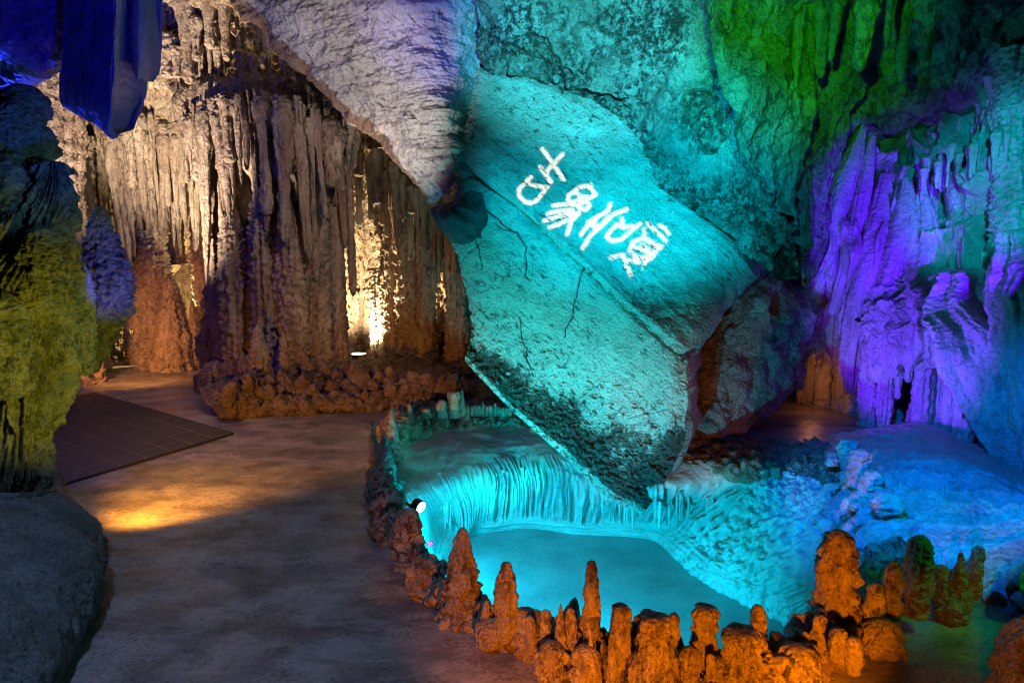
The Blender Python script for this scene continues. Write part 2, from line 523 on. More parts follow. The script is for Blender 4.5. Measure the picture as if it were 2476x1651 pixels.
# keep the hidden front wall of the basin inside the rim
for L_, f in ((L_ft, .12), (L_fb, .25), (L_w, .35)):
    for k in (0, 15, 16, 17):
        L_[k, :2] = L_lip[k, :2] + (np.array([0.9, 4.0]) - L_lip[k, :2]) * f
L_in = L_w * 0.9 + np.array([0.35, 4.4, WZ - 0.12]) * 0.1
L_in[:, 2] = WZ - 0.05

NU = 1500
ub = np.arange(NU) / NU * NK


def band(loops, n, disp, wrap=True):
    R = [spline(l, NU, True) for l in loops]
    k = len(R)
    S = spline(np.stack(R).reshape(k, -1), n).reshape(n, NU, 3)
    Nn = sheet_normals(S, True)
    return S, Nn


# rim ring: outer foot -> crest -> lip
S, Nn = band([L_out, (L_out * .45 + L_crest * .55) + np.array([0, 0, .02]), L_crest, L_lip, L_lip + np.array([0, 0, -.12])], 120, None)
p = S.reshape(-1, 3); t = np.repeat(np.linspace(0, 1, 120), NU)
kk = np.tile(ub, 120)
front = np.clip(1.0 - np.minimum(np.abs(kk - 16), NK - np.abs(kk - 16)) / 5.0, 0.15, 1)
env = sstep(0, .12, t) * (0.3 + 0.7 * sstep(1, .85, t))
d = env * (0.055 * billow(p, (7, 7, 5), 3, .55) * (0.5 + front) + 0.05 * fbm(p, 3.5, 5, .55) + 0.016 * ridge(p, (16, 16, 10), 2))
if (Nn[60] * np.array([0, 0, 1])).sum(-1).mean() < 0: Nn = -Nn; fl = True
else: fl = False
V = p + Nn.reshape(-1, 3) * d[:, None]
Q = grid_quads(120, NU, True)
rim = mesh_obj('stone_border', V, Q[:, ::-1] if fl else Q, M['rim'])
tag(rim, 'low knobbly rock rim running all round the lit pool', 'rock rim')

# basin: lip -> flute top -> flute bottom -> bench -> bottom
nb = 260
S, Nn = band([L_lip + np.array([0, 0, -.01]), L_ft, L_fb, L_fb * .35 + L_w * .65 + np.array([0, 0, 0.0]), L_w, L_in], nb, None)
p = S.reshape(-1, 3); t = np.repeat(np.linspace(0, 1, nb), NU) * 5
kk = np.tile(ub, nb)
if (Nn[20] * np.array([0, 0, 1])).sum(-1).mean() < 0: Nn = -Nn; fl = True
else: fl = False
q = np.stack([kk * 9.0 + 1.2 * fbm(p, 2.0, 2), np.full(len(p), 2.2), p[:, 2] * 1.1], -1)
fw = ridge(q, 1.0, 2, .55)
flute_env = sstep(0.72, 1.05, t + 0.22 * fbm(np.stack([kk * 3, kk * 0, t * 0], -1), 1.0, 2)) * sstep(2.12, 1.9, t + 0.18 * fbm(np.stack([kk * 5, kk * 0, t * 0 + 3], -1), 1.0, 2))
where = np.clip(sstep(3.3, 5.0, kk) * (0.35 + 0.65 * sstep(5.5, 6.6, kk)) * (1 - 0.75 * sstep(9.8, 11.0, kk)), 0, 1)
d = flute_env * where * (0.115 * np.minimum(fw, 1.1) - 0.115)
lay = np.stack([p[:, 0] * 1.2, p[:, 1] * 1.2, p[:, 2] * 42], -1)
d = d + 0.012 * sstep(1.9, 2.2, t) * sstep(4.2, 3.9, t) * fbm(lay, 1.0, 3)
d = d + 0.028 * fbm(p, 2.6, 5, .5) + (0.028 * billow(p, (10, 10, 6), 3, .55) + .012 * fbm(p, 11, 4, .6)) * sstep(9.3, 10.6, kk)
# the pillow-like bulge at the left end of the bench
d = d + 0.16 * np.exp(-((kk - 4.9) / .55) ** 2 - ((t - 1.85) / .42) ** 2)
V = p + Nn.reshape(-1, 3) * d[:, None]
Q = grid_quads(nb, NU, True)
cidx = len(V)
V = np.concatenate([V, [[0.35, 4.4, WZ - 0.06]]])
a = (nb - 1) * NU + np.arange(NU)
T = np.stack([a, np.roll(a, -1), np.full(NU, cidx)], -1)
basin = mesh_obj('pool_basin', V, Q[:, ::-1] if fl else Q, M['basin'], tris=T[:, ::-1] if fl else T)
tag(basin, 'pale fluted flowstone basin of the pool, lit cyan under the boulder', 'rock basin')

basin['_b'] = [float(x) for x in basin.location]
FT = spline(L_ft, 3600, True)
for k in range(84):
    kk_ = rng.uniform(4.6, 9.9)
    c_ = FT[int(kk_ / NK * 3600) % 3600].copy()
    inw = np.array([.35, 4.4]) - c_[:2]; inw /= np.linalg.norm(inw)
    c_[:2] += inw * rng.uniform(-.02, .025)
    r_ = rng.uniform(.010, .026); L_ = rng.uniform(.10, .30) * (1 if kk_ < 9.5 else .75)
    zt = c_[2] + rng.uniform(-.10, .0)
    tt = np.array([0, .1, .4, .75, .95, 1.0])
    V, Q, T = tube(np.stack([np.full(6, c_[0]), np.full(6, c_[1]), zt - L_ + L_ * tt], -1), r_ * np.array([.05, .35, .7, 1.0, .75, .1]), 12, 26, t_disp(.2, .2, .3, 1, 1, k * 1.7))
    mesh_obj('hanging_drip', V, Q, M['basin'], basin, tris=T)

# water / wet bottom
wm, nt, bs = new_mat('shallow_water')
n = nt.nodes.new('ShaderNodeTexNoise'); n.inputs['Scale'].default_value = 55; n.inputs['Detail'].default_value = 8; n.inputs['Roughness'].default_value = .7
n2 = nt.nodes.new('ShaderNodeTexNoise'); n2.inputs['Scale'].default_value = 3; n2.inputs['Detail'].default_value = 4
g = nt.nodes.new('ShaderNodeNewGeometry')
for q_ in (n, n2): nt.links.new(g.outputs['Position'], q_.inputs['Vector'])
cr = nt.nodes.new('ShaderNodeValToRGB'); cr.color_ramp.elements[0].position = .3; cr.color_ramp.elements[0].color = (.16, .19, .19, 1)
cr.color_ramp.elements[1].position = .72; cr.color_ramp.elements[1].color = (.44, .47, .45, 1)
ad = nt.nodes.new('ShaderNodeMath'); ad.operation = 'MULTIPLY_ADD'; ad.inputs[1].default_value = .5
hf = nt.nodes.new('ShaderNodeMath'); hf.operation = 'MULTIPLY'; hf.inputs[1].default_value = .5
nt.links.new(n2.outputs['Fac'], hf.inputs[0]); nt.links.new(n.outputs['Fac'], ad.inputs[0]); nt.links.new(hf.outputs[0], ad.inputs[2])
nt.links.new(ad.outputs[0], cr.inputs['Fac']); nt.links.new(cr.outputs['Color'], bs.inputs['Base Color'])
bs.inputs['Roughness'].default_value = .22
bp = nt.nodes.new('ShaderNodeBump'); bp.inputs['Strength'].default_value = .25; bp.inputs['Distance'].default_value = .01
nt.links.new(n.outputs['Fac'], bp.inputs['Height']); nt.links.new(bp.outputs['Normal'], bs.inputs['Normal'])
cw = np.array([0.35, 4.4, WZ])
ring = spline(L_w * 1.03 - np.array([0.35, 4.4, 0]) * .03, 200, True); ring[:, 2] = WZ
V = [ring]
for f in (.75, .5, .25): V.append(cw + (ring - cw) * f)
V = np.concatenate(V + [cw[None]])
Q = grid_quads(4, 200, True)
a = 600 + np.arange(200)
w = mesh_obj('water', V, Q, wm, tris=np.stack([a, np.roll(a, -1), np.full(200, 800)], -1))
tag(w, 'shallow teal water over fine grit in the rock basin', 'water', kind='structure')

# ------------------------------------------------------------------ ground
gx = np.arange(-8.0, 8.0, 0.03); gy = np.arange(0.9, 13.5, 0.03)
X, Yy = np.meshgrid(gx, gy)
p = np.stack([X.ravel(), Yy.ravel(), np.zeros(X.size)], -1)
z = 0.010 * fbm(p, .5, 2, .4) + 0.0018 * fbm(p, 5.0, 4, .6, 4)
z += -0.006 * sstep(.03, 0, np.abs(noise3(p * np.array([.8, .8, 1]) + .25 * fbm(p, 2.5, 3)[:, None] + 7))) * sstep(-.1, .2, noise3(p * .6 + 3))
V = p.copy(); V[:, 2] = z
# drop the ground inside the basin
poly = spline(L_out * .35 + L_crest * .65, 300, True)[:, :2]


def inside(pt, poly):
    x, y = pt[:, 0], pt[:, 1]
    c = np.zeros(len(pt), bool)
    j = len(poly) - 1
    for i in range(len(poly)):
        xi, yi = poly[i]; xj, yj = poly[j]
        k = ((yi > y) != (yj > y)) & (x < (xj - xi) * (y - yi) / (yj - yi + 1e-12) + xi)
        c ^= k
        j = i
    return c


ins = inside(V[:, :2], poly)
Q = grid_quads(len(gy), len(gx))
Q = Q[~ins[Q].all(1)]
used = np.zeros(len(V), bool); used[Q.ravel()] = True
remap = np.cumsum(used) - 1
ground = mesh_obj('ground', V[used], remap[Q], M['floor'], base=np.zeros(3))
tag(ground, 'worn uneven concrete cave floor of the walkway', 'ground', kind='structure')

# ------------------------------------------------------------------ boulder (two slabs) and the rock round it
CRACKS = [np.array(q_, float) for q_ in ([(1200, 545), (1250, 565), (1276, 600), (1275, 668), (1285, 682)], [(1408, 625), (1396, 690), (1382, 760), (1366, 815)],
          [(1258, 765), (1262, 810), (1274, 870), (1288, 908)], [(1140, 545), (1160, 600), (1172, 650)], [(1150, 490), (1195, 520), (1240, 560)], [(1535, 690), (1530, 730)])]


def crack_mask(p, wd=3.0):
    w_ = p - CAM
    fz = w_[:, 1] * cp - w_[:, 2] * sp; uz = w_[:, 1] * sp + w_[:, 2] * cp
    c_ = np.stack([CW + FPX * w_[:, 0] / fz, CH - FPX * uz / fz], -1) + 5 * np.stack([fbm(p, 9, 3), fbm(p, 9, 3, .5, 7)], -1)
    d = np.full(len(p), 1e9)
    for st in CRACKS:
        for a_, b_ in zip(st[:-1], st[1:]):
            ab = b_ - a_
            t_ = np.clip(((c_ - a_) @ ab) / (ab @ ab), 0, 1)
            d = np.minimum(d, np.linalg.norm(c_ - (a_ + t_[:, None] * ab), axis=1))
    return sstep(wd, .4 * wd, d)


def d_boulder(off=0.0, lower=False):
    def f(p, u, v):
        # bedding planes run from upper left to lower right
        b = np.array([0.62, 0.1, -0.75]); c = np.array([0.75, 0.1, 0.62])
        s_ = p @ b; t_ = p @ c
        q = np.stack([s_ * 0.6, p[:, 1] * .6, t_ * 6.5], -1)
        amp = 0.35 + 0.65 * sstep(-.1, .35, fbm(p, 1.1, 3, .5, off + 31))
        d = 0.045 * fbm(p, .9, 4, .5, off) + 0.013 * amp * fbm(q, 1.0, 5, .6, off) + 0.010 * fbm(p, 9, 4, .6, off)
        if lower: d = d + sstep(.62, .9, v) * sstep(1, .97, v) * (.035 * billow(p, 16, 3, .6) + .03 * fbm(p, 5, 4, .6)) - .03 * sstep(.25, .45, fbm(p, 13, 3, .6, 40)) * sstep(.3, .6, v)
        # cracks
        q2 = np.stack([s_ * 1.3 + .12 * fbm(p, 3.5, 3), p[:, 1] * .1, t_ * .25], -1)
        d = d - 0.012 * sstep(0.012, 0.0, np.abs(noise3(q2 + off)))
        e_ = np.minimum(np.minimum(u, 1 - u), np.minimum(v, 1 - v))
        d = d - sstep(.055, 0, e_) * (.035 + .06 * np.maximum(0, fbm(p, 4.5, 4, .6, off + 3)) + .03 * np.maximum(0, fbm(p, 14, 3, .6, off)))
        return d - .022 * crack_mask(p, 2.4)
    return f


def st_lower(p, u, v):
    a = 0.72 * sstep(.45, .82, v + .12 * fbm(p, 2.4, 4) + .12 * (u - .4)) + 0.3 * sstep(.9, 1.0, u) + 0.10 * fbm(p, 3, 3)
    a = np.maximum(a, crack_mask(p, 2.4)) - 0.5 * sstep(.955, .985, v)          # lamplit lower edge, its brightness put into the colour
    return a + 0.25 * sstep(.07, .0, v) * sstep(.2, .5, u)  # shadow under the upper slab, put into the colour


def st_upper(p, u, v):
    return 0.55 * sstep(.86, .97, u + .05 * fbm(p, 4, 3)) + 0.12 * fbm(p, 2.5, 3) + 0.06 + 0.25 * sstep(.12, .0, v)  # right end and top edge darkened: shade put into the colour


bb = P(1500, 1180, 5.3)
boulder = thing('leaning_boulder', 'huge leaning boulder of two cyan-lit slabs hanging over the pool', 'boulder', bb)
d_ = d_boulder(1.0, True)
relief('lower_slab', [
    [(1112, 420, 6.35), (1240, 497, 6.1), (1380, 615, 5.8), (1500, 722, 5.5), (1660, 868, 5.12)],
    [(1085, 560, 6.3), (1210, 640, 6.05), (1360, 752, 5.75), (1500, 850, 5.42), (1655, 945, 5.02)],
    [(1122, 700, 6.25), (1240, 790, 5.98), (1380, 880, 5.68), (1500, 950, 5.35), (1650, 1010, 5.02)],
    [(1138, 800, 6.2), (1250, 900, 5.92), (1390, 990, 5.6), (1490, 1062, 5.26), (1632, 1112, 5.0)],
    [(1122, 868, 6.05), (1250, 1003, 5.72), (1390, 1125, 5.26), (1475, 1205, 5.05), (1555, 1246, 4.95)]],
    520, 460, d_, M['boulder'], boulder, back=((0.55, 1.1, 0.25), 40), attr=st_lower)
relief('upper_slab', [
    [(1120, 150, 6.75), (1330, 190, 6.6), (1480, 250, 6.45), (1600, 350, 6.25), (1790, 480, 6.0), (1905, 590, 5.75)],
    [(1110, 280, 6.5), (1290, 360, 6.3), (1450, 450, 6.1), (1600, 540, 5.85), (1760, 620, 5.62), (1880, 650, 6.0)],
    [(1112, 380, 6.3), (1250, 450, 6.1), (1400, 570, 5.85), (1540, 680, 5.55), (1700, 745, 5.26), (1800, 715, 5.6)],
    [(1125, 412, 6.28), (1240, 490, 6.04), (1380, 610, 5.74), (1500, 718, 5.42), (1640, 845, 5.06), (1700, 858, 5.3)]],
    560, 460, d_boulder(9.0), M['boulder'], boulder, back=((0.6, 1.1, 0.3), 40), attr=st_upper)

wallc = relief('overhanging_rock_wall', [
    [(1080, -420, 4.6), (1300, -420, 4.5), (1500, -420, 4.4), (1760, -420, 4.4), (1950, -420, 4.5)],
    [(1130, -150, 5.7), (1300, -150, 5.5), (1500, -150, 5.4), (1760, -150, 5.4), (1880, -150, 5.6)],
    [(1150, 0, 6.25), (1300, 0, 6.0), (1500, 0, 5.85), (1720, 0, 5.8), (1830, 0, 5.95)],
    [(1165, 140, 6.6), (1330, 165, 6.3), (1520, 200, 6.1), (1740, 220, 5.9), (1860, 250, 6.0)],
    [(1300, 195, 6.6), (1540, 280, 6.3), (1600, 370, 6.15), (1790, 380, 5.85), (1890, 430, 5.9)],
    [(1540, 290, 6.35), (1590, 400, 6.0), (1720, 480, 5.72), (1840, 540, 5.5), (1925, 590, 5.5)],
    [(1585, 440, 5.95), (1700, 520, 5.66), (1790, 590, 5.45), (1855, 645, 5.34), (1938, 682, 5.4)]],
    620, 560,
    lambda p, u, v: 0.10 * fbm(p, 1.3, 6, .55) + 0.05 * ridge(p, (2.2, 2.2, 1.1), 3) - 0.05 + 0.02 * fbm(p, 12, 4, .6) - 0.10 * sstep(.18, .42, fbm(p, 1.9, 3, .5, 21)) - .035 * sstep(.2, .4, fbm(p, 8, 4, .6, 33)),
    M['wall'], back=((0.4, 1.2, 0.5), 24), attr=lambda p, u, v: 0.55 * sstep(.12, .42, fbm(p, 1.9, 4, .6, 21)) + .12 * fbm(p, 3, 3))
tag(wallc, 'cyan-lit pitted rock wall overhanging the boulder from above', 'rock wall')

# dark jagged flakes between the pale slab and the boulder
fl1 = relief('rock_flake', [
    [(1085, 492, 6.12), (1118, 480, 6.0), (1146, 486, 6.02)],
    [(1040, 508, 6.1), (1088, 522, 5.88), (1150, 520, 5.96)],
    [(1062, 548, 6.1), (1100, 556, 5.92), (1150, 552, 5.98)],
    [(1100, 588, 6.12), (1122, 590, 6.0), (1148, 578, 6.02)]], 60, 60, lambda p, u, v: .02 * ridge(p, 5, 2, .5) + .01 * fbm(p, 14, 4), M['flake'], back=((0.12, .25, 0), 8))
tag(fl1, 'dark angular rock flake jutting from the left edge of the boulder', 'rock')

# grey boulder behind, right
gb = relief('dark_boulder', [
    [(1700, 850, 6.3), (1760, 740, 6.25), (1850, 650, 6.3), (1930, 680, 6.5), (1985, 760, 6.9)],
    [(1660, 950, 6.1), (1760, 850, 6.0), (1850, 780, 6.05), (1920, 790, 6.25), (1975, 860, 6.8)],
    [(1630, 1050, 5.9), (1730, 980, 5.8), (1820, 920, 5.95), (1900, 890, 6.2), (1955, 930, 6.7)],
    [(1600, 1110, 5.8), (1690, 1090, 5.7), (1780, 1010, 5.85), (1860, 970, 6.1), (1930, 960, 6.6)],
    [(1590, 1150, 5.8), (1660, 1160, 5.65), (1760, 1090, 5.75), (1850, 1010, 6.0), (1910, 975, 6.5)]],
    300, 300, lambda p, u, v: .10 * fbm(p, 1.8, 6, .55, 5) + .03 * billow(p, 5, 2) - .35 * np.exp(-((u - .62) / .06) ** 2 - ((v - .18) / .07) ** 2),
    M['grey'], back=((0.3, .9, 0.1), 16))
tag(gb, 'dark grey boulder with a round hole, resting behind the big leaning slab', 'boulder')

# ------------------------------------------------------------------ pale leaning slab (upper middle)
ps = relief('pale_slab', [
    [(420, -160, 7.6), (620, -160, 7.0), (800, -170, 6.4), (1000, -180, 6.0), (1180, -180, 6.2)],
    [(560, 0, 7.5), (680, 0, 7.0), (850, 0, 6.5), (1020, 0, 6.2), (1160, 0, 6.5)],
    [(660, 110, 7.4), (760, 100, 6.95), (900, 90, 6.5), (1040, 90, 6.3), (1165, 120, 6.7)],
    [(770, 210, 7.2), (850, 190, 6.8), (960, 180, 6.45), (1060, 180, 6.35), (1155, 230, 6.75)],
    [(860, 300, 7.0), (920, 280, 6.65), (1010, 270, 6.4), (1070, 260, 6.35), (1130, 270, 6.7)],
    [(930, 370, 6.9), (980, 350, 6.55), (1040, 340, 6.35), (1080, 340, 6.35), (1115, 360, 6.6)],
    [(1040, 490, 6.75), (1062, 480, 6.5), (1082, 465, 6.35), (1100, 440, 6.35), (1112, 425, 6.5)]],
    520, 560, lambda p, u, v: .09 * fbm(p, 1.6, 5, .55, 8) + .05 * fbm(p @ np.array([[1, 0, 0], [0, 1, 0], [.6, 0, 1.]]), (1.2, 1, 5), 4, .55) + .012 * fbm(p, 14, 4, .6) + .07 * ridge(p, (1.2, 1.2, 1.2), 2, .5, 3) * sstep(.45, 1, u),
    M['slab'], back=((0.1, 1.3, 0.3), 24), attr=lambda p, u, v: .85 * sstep(.18, .05, u + .05 * fbm(p, 3, 3)) + .5 * sstep(.62, .9, u) * sstep(.2, .5, v) + .1 * fbm(p, 2, 3))
tag(ps, 'pale smooth slab slanting down from the ceiling between curtain and boulder', 'rock slab')

# ------------------------------------------------------------------ green ceiling, right wall
gc = relief('hanging_ceiling', [
    [(1700, -420, 5.0), (1900, -420, 4.8), (2100, -420, 4.7), (2300, -420, 4.6), (2600, -420, 4.4), (2900, -420, 4.2)],
    [(1690, -100, 5.3), (1880, -100, 5.5), (2100, -100, 5.6), (2300, -100, 5.4), (2600, -100, 5.2), (2900, -100, 4.8)],
    [(1705, 80, 5.6), (1880, 90, 5.85), (2080, 80, 6.3), (2300, 80, 5.9), (2550, 80, 5.8), (2900, 80, 5.3)],
    [(1748, 250, 5.55), (1900, 260, 5.95), (2080, 240, 6.8), (2250, 210, 6.4), (2500, 230, 6.4), (2900, 230, 5.8)],
    [(1818, 420, 5.6), (1940, 430, 6.3), (2080, 360, 7.2), (2250, 300, 7.0), (2500, 330, 6.9), (2900, 330, 6.2)],
    [(1900, 560, 6.0), (1980, 550, 6.8), (2090, 460, 7.4), (2260, 380, 7.3), (2500, 420, 7.2), (2900, 420, 6.5)],
    [(1940, 720, 6.9), (2000, 640, 7.3), (2100, 560, 7.6), (2270, 470, 7.6), (2500, 520, 7.5), (2900, 520, 6.8)]],
    640, 520, lambda p, u, v: .16 * fbm(p, (1.6, 1.6, .6), 5, .55, 2) + .10 * ridge(p, (2.4, 2.4, .5), 2, .5, 6) + .03 * fbm(p, 8, 5, .6),
    M['green'])
tag(gc, 'green-lit cave ceiling with hanging folds in the upper right', 'cave ceiling')
gbase = P(2050, 100, 6)
for i, (px, y0, y1, Y, r) in enumerate([(1990, -60, 190, 5.75, 26), (2035, -60, 150, 5.6, 18), (1935, -80, 215, 5.7, 20), (2110, -80, 175, 5.6, 34), (2165, -80, 120, 5.4, 16),
                                        (2190, -60, 200, 5.75, 22), (2330, -80, 205, 5.45, 30), (2262, -60, 150, 5.6, 20),
                                        (1895, 60, 270, 6.0, 16), (1850, 120, 300, 6.1, 13), (1870, 200, 330, 6.15, 9)]):
    o = stalactite(None, px, y0, y1, Y, r, M['green'], name='ceiling_stalactite', nseg=36, nrow=70, lean=rng.uniform(-.12, .12))
    where_ = ['broad', 'blunt', 'tapering'][i % 3]
    tag(o, where_ + ' green-lit stalactite hanging from the ceiling in the upper right', 'stalactite', group='green-lit ceiling stalactites')

def to_px(p):
    w_ = p - CAM
    fz = w_[:, 1] * cp - w_[:, 2] * sp; uz = w_[:, 1] * sp + w_[:, 2] * cp
    return CW + FPX * w_[:, 0] / fz, CH - FPX * uz / fz


def hollows(p):
    x_, y_ = to_px(p)
    d = 0
    for hx, hy, rx, ry, dp in [(2100, 560, 13, 90, .4), (2030, 640, 12, 60, .35), (2015, 770, 22, 40, .4), (2185, 600, 10, 60, .3), (2250, 570, 45, 14, .35), (2130, 330, 26, 40, .5), (2320, 690, 60, 12, .3), (2005, 430, 9, 50, .25), (2150, 500, 8, 50, .25)]:
        d = d + dp * np.exp(-((x_ - hx + 12 * np.sin(y_ / 37.0)) / rx) ** 2 - ((y_ - hy) / ry) ** 2)
    return d


rw = relief('flowstone_wall', [
    [(1960, 310, 7.0), (2060, 290, 7.2), (2200, 340, 7.1), (2330, 250, 6.7), (2440, 150, 6.2), (2600, 100, 5.6), (2900, 60, 5.0)],
    [(1935, 450, 6.9), (2060, 420, 6.95), (2190, 440, 6.8), (2330, 390, 6.5), (2440, 330, 6.0), (2600, 300, 5.5), (2900, 280, 4.9)],
    [(1930, 600, 6.95), (2040, 560, 6.8), (2160, 560, 6.6), (2300, 540, 6.35), (2440, 520, 5.9), (2600, 500, 5.4), (2900, 500, 4.8)],
    [(1945, 730, 7.05), (2020, 700, 6.9), (2130, 680, 6.6), (2280, 660, 6.2), (2430, 660, 5.8), (2600, 660, 5.3), (2900, 660, 4.7)],
    [(1960, 840, 7.2), (2020, 830, 7.1), (2130, 800, 6.7), (2270, 790, 6.35), (2420, 790, 5.9), (2600, 800, 5.3), (2900, 800, 4.7)],
    [(1970, 960, 7.4), (2040, 960, 7.5), (2140, 950, 8.2), (2270, 960, 8.0), (2420, 980, 6.2), (2600, 1000, 5.4), (2900, 1000, 4.7)],
    [(1980, 1010, 7.4), (2040, 1020, 7.6), (2140, 1050, 8.2), (2270, 1080, 7.8), (2420, 1160, 6.2), (2600, 1200, 5.4), (2900, 1250, 4.7)]],
    640, 640, lambda p, u, v: .19 * ridge(p + .15 * np.stack([fbm(p, 1.3, 3), fbm(p, 1.3, 3, .5, 4), p[:, 2] * 0], -1), (2.4, 2.4, .42), 2, .5, 4) + .10 * fbm(p, 1.5, 4, .55, 3) + .03 * ridge(p, (8, 8, 1.2), 2) + .018 * fbm(p, 13, 4, .6) - hollows(p),
    M['flow'])
tag(rw, 'draped flowstone wall lit violet and cyan at the right', 'rock wall')

RIBS = [([(2085, 310, 6.85), (2050, 420, 6.75), (2010, 560, 6.75), (1970, 700, 6.85), (1955, 800, 6.95)], 20),
        ([(2110, 330, 6.8), (2085, 470, 6.7), (2055, 620, 6.65), (2015, 760, 6.75)], 17),
        ([(2140, 420, 6.7), (2125, 560, 6.55), (2085, 720, 6.5), (2060, 860, 6.65), (2055, 950, 6.75)], 26),
        ([(2190, 430, 6.6), (2185, 560, 6.4), (2150, 680, 6.35), (2120, 780, 6.35)], 26),
        ([(2050, 330, 6.95), (1995, 470, 6.85), (1960, 600, 6.9), (1940, 690, 7.0)], 16),
        ([(2230, 440, 6.5), (2235, 560, 6.35), (2215, 660, 6.2), (2180, 740, 6.2)], 22),
        ([(2320, 330, 6.5), (2325, 440, 6.3), (2330, 560, 6.2), (2320, 650, 6.05)], 24),
        ([(2375, 300, 6.3), (2385, 420, 6.1), (2390, 540, 6.0), (2385, 640, 5.85)], 22)]
for k, (pts, r) in enumerate(RIBS):
    a_ = np.array([P(*q_) for q_ in pts])[::-1]
    V, Q, T = tube(a_, np.concatenate([[.5], np.linspace(.9, 1.0, len(pts) - 2), [.35]]) * r * 6.6 / FPX, 44, 170, t_disp(.45, .04, .12, 1.6, .8, k * 5.3))
    o = mesh_obj('flowstone_rib', V, Q, M['flow'], tris=T)
    tag(o, 'long flowstone rib running down the violet-lit wall at the right', 'flowstone', 'ribs on the flowstone wall')
for k in range(26):
    px = rng.uniform(2225, 2440); y0 = np.interp(px, [2225, 2440], [395, 300]) + rng.uniform(-20, 20)
    o = stalactite(None, px, y0, y0 + rng.uniform(35, 110), np.interp(px, [2225, 2440], [6.35, 5.75]) + rng.uniform(-.1, .1), rng.uniform(5, 11), M['flow'], name='wall_stalactite', nseg=16, nrow=30)
    tag(o, 'short stalactite in the fringe across the right wall', 'stalactite', 'fringe of stalactites on the right wall')

# draperies hanging over the ledge at right
dr = thing('flowstone_drapery', 'violet-lit flowstone drapery with hanging legs above the blue ledge', 'flowstone', G(2250, 1050))
relief('canopy', [
    [(2100, 720, 6.45), (2200, 670, 6.2), (2320, 650, 5.95), (2450, 640, 5.6), (2620, 640, 5.2)],
    [(2095, 800, 6.2), (2190, 760, 5.9), (2320, 730, 5.6), (2450, 720, 5.3), (2620, 720, 4.9)],
    [(2105, 870, 6.1), (2190, 840, 5.8), (2320, 820, 5.5), (2450, 800, 5.15), (2620, 800, 4.8)],
    [(2115, 905, 6.2), (2200, 880, 5.95), (2320, 880, 5.65), (2450, 870, 5.3), (2620, 880, 4.9)]],
    360, 260, lambda p, u, v: .07 * ridge(p, (5, 5, .6), 2, .5, 1) + .05 * fbm(p, 2.5, 5, .55) + .012 * fbm(p, 14, 3), M['flow'], dr, back=((0.2, .5, 0.05), 12))
for (px, y0, y1, Y, r0, rm_, r1) in [(2112, 780, 0, 6.3, 26, 19, 17), (2150, 820, 0, 6.15, 24, 17, 14), (2243, 800, 0, 5.9, 32, 20, 20), (2283, 800, 0, 5.85, 22, 9, 8), (2310, 780, 0, 5.75, 20, 13, 12), (2343, 790, 0, 5.65, 24, 15, 18)]:
    column(dr, px, y0, floor_py(Y), Y, r0, rm_, r1, M['flow'], name='hanging_leg', nseg=56, nrow=130, flute=.3, lump=.12)
def pleat(seed):
    def f(p, th, t, R):
        w_ = .5 * fbm(p, 1.6, 3, .5, seed)
        q = np.stack([np.cos(th + w_) * 2.6, np.sin(th + w_) * 2.6, p[:, 2] * .5], -1) + seed
        q3 = np.stack([np.cos(th + w_) * 6.5, np.sin(th + w_) * 6.5, p[:, 2] * .8], -1) + seed
        return R * (.22 * noise3(q) * 1.6 + .09 * (1 - 2 * np.abs(noise3(q3))) * sstep(-.2, .2, fbm(p, 2.0, 2, .5, seed + 4))) + .018 * fbm(p, 7, 5, .6, seed) + .012 * billow(p, 22, 2)
    return f


for px, y0, y1, Y, r in [(2178, 850, 965, 6.05, 15), (2200, 850, 925, 5.95, 16), (2217, 850, 945, 6.0, 12), (2262, 850, 930, 5.9, 10)]:
    stalactite(dr, px, y0, y1, Y, r, M['flow'], name='hanging_leg', nseg=30, nrow=60)
bc = G(2445, 1150)
ax = np.array([P(2450, 1155, 5.0), P(2440, 1060, 5.05), P(2420, 950, 5.2), P(2395, 840, 5.35), P(2370, 740, 5.5), P(2350, 660, 5.6)])
V, Q, T = tube(ax, np.array([25, 55, 95, 120, 110, 70]) * 5.2 / FPX, 180, 260, pleat(3.3), ell=.8)
big_ = mesh_obj('flowstone_cone', V, Q, M['flow'], tris=T)
tag(big_, 'large violet-lit hanging flowstone cone with pleated folds at the right edge', 'flowstone')
ax = np.array([P(2540, 1180, 4.7), P(2530, 1000, 4.75), P(2510, 850, 4.9), P(2500, 700, 5.0), P(2490, 560, 5.2)])
V, Q, T = tube(ax, np.array([50, 80, 95, 90, 60]) * 4.8 / FPX, 120, 220, pleat(8.3), ell=.8)
o = mesh_obj('flowstone_cone', V, Q, M['flow'], tris=T)
tag(o, 'dark blue flowstone column cut off by the right edge, beside the violet cone', 'flowstone')
# cyan column far right
ax = np.array([P(2460, 690, 5.6), P(2455, 560, 5.65), P(2450, 400, 5.75), P(2455, 260, 5.8), P(2470, 120, 5.9)])
V, Q, T = tube(ax, np.array([60, 45, 34, 34, 50]) * 5.6 / FPX, 80, 200, t_disp(.22, .14, .2, 1.6, 1.3, 5.1))
o = mesh_obj('flowstone_column', V, Q, M['flow'], tris=T)
tag(o, 'cyan-lit knobbly column above the violet cone, tight to the right edge', 'flowstone')
# small columns at the rear of the dark floor
rc = thing('rear_columns', 'thin violet and rust columns behind the dark patch of floor', 'flowstone', G(2030, 955))
for px, y0, y1, Y, r in [(1978, 700, 950, 7.3, 15), (2005, 690, 950, 7.2, 18), (2032, 690, 950, 7.15, 11), (2058, 680, 950, 7.05, 17), (2085, 690, 975, 6.85, 18), (1955, 740, 945, 7.4, 14)]:
    column(rc, px, y0, floor_py(Y), Y, r * 1.2, r, r * 1.1, M['flow'], name='thin_column', nseg=36, nrow=100, flute=.3)
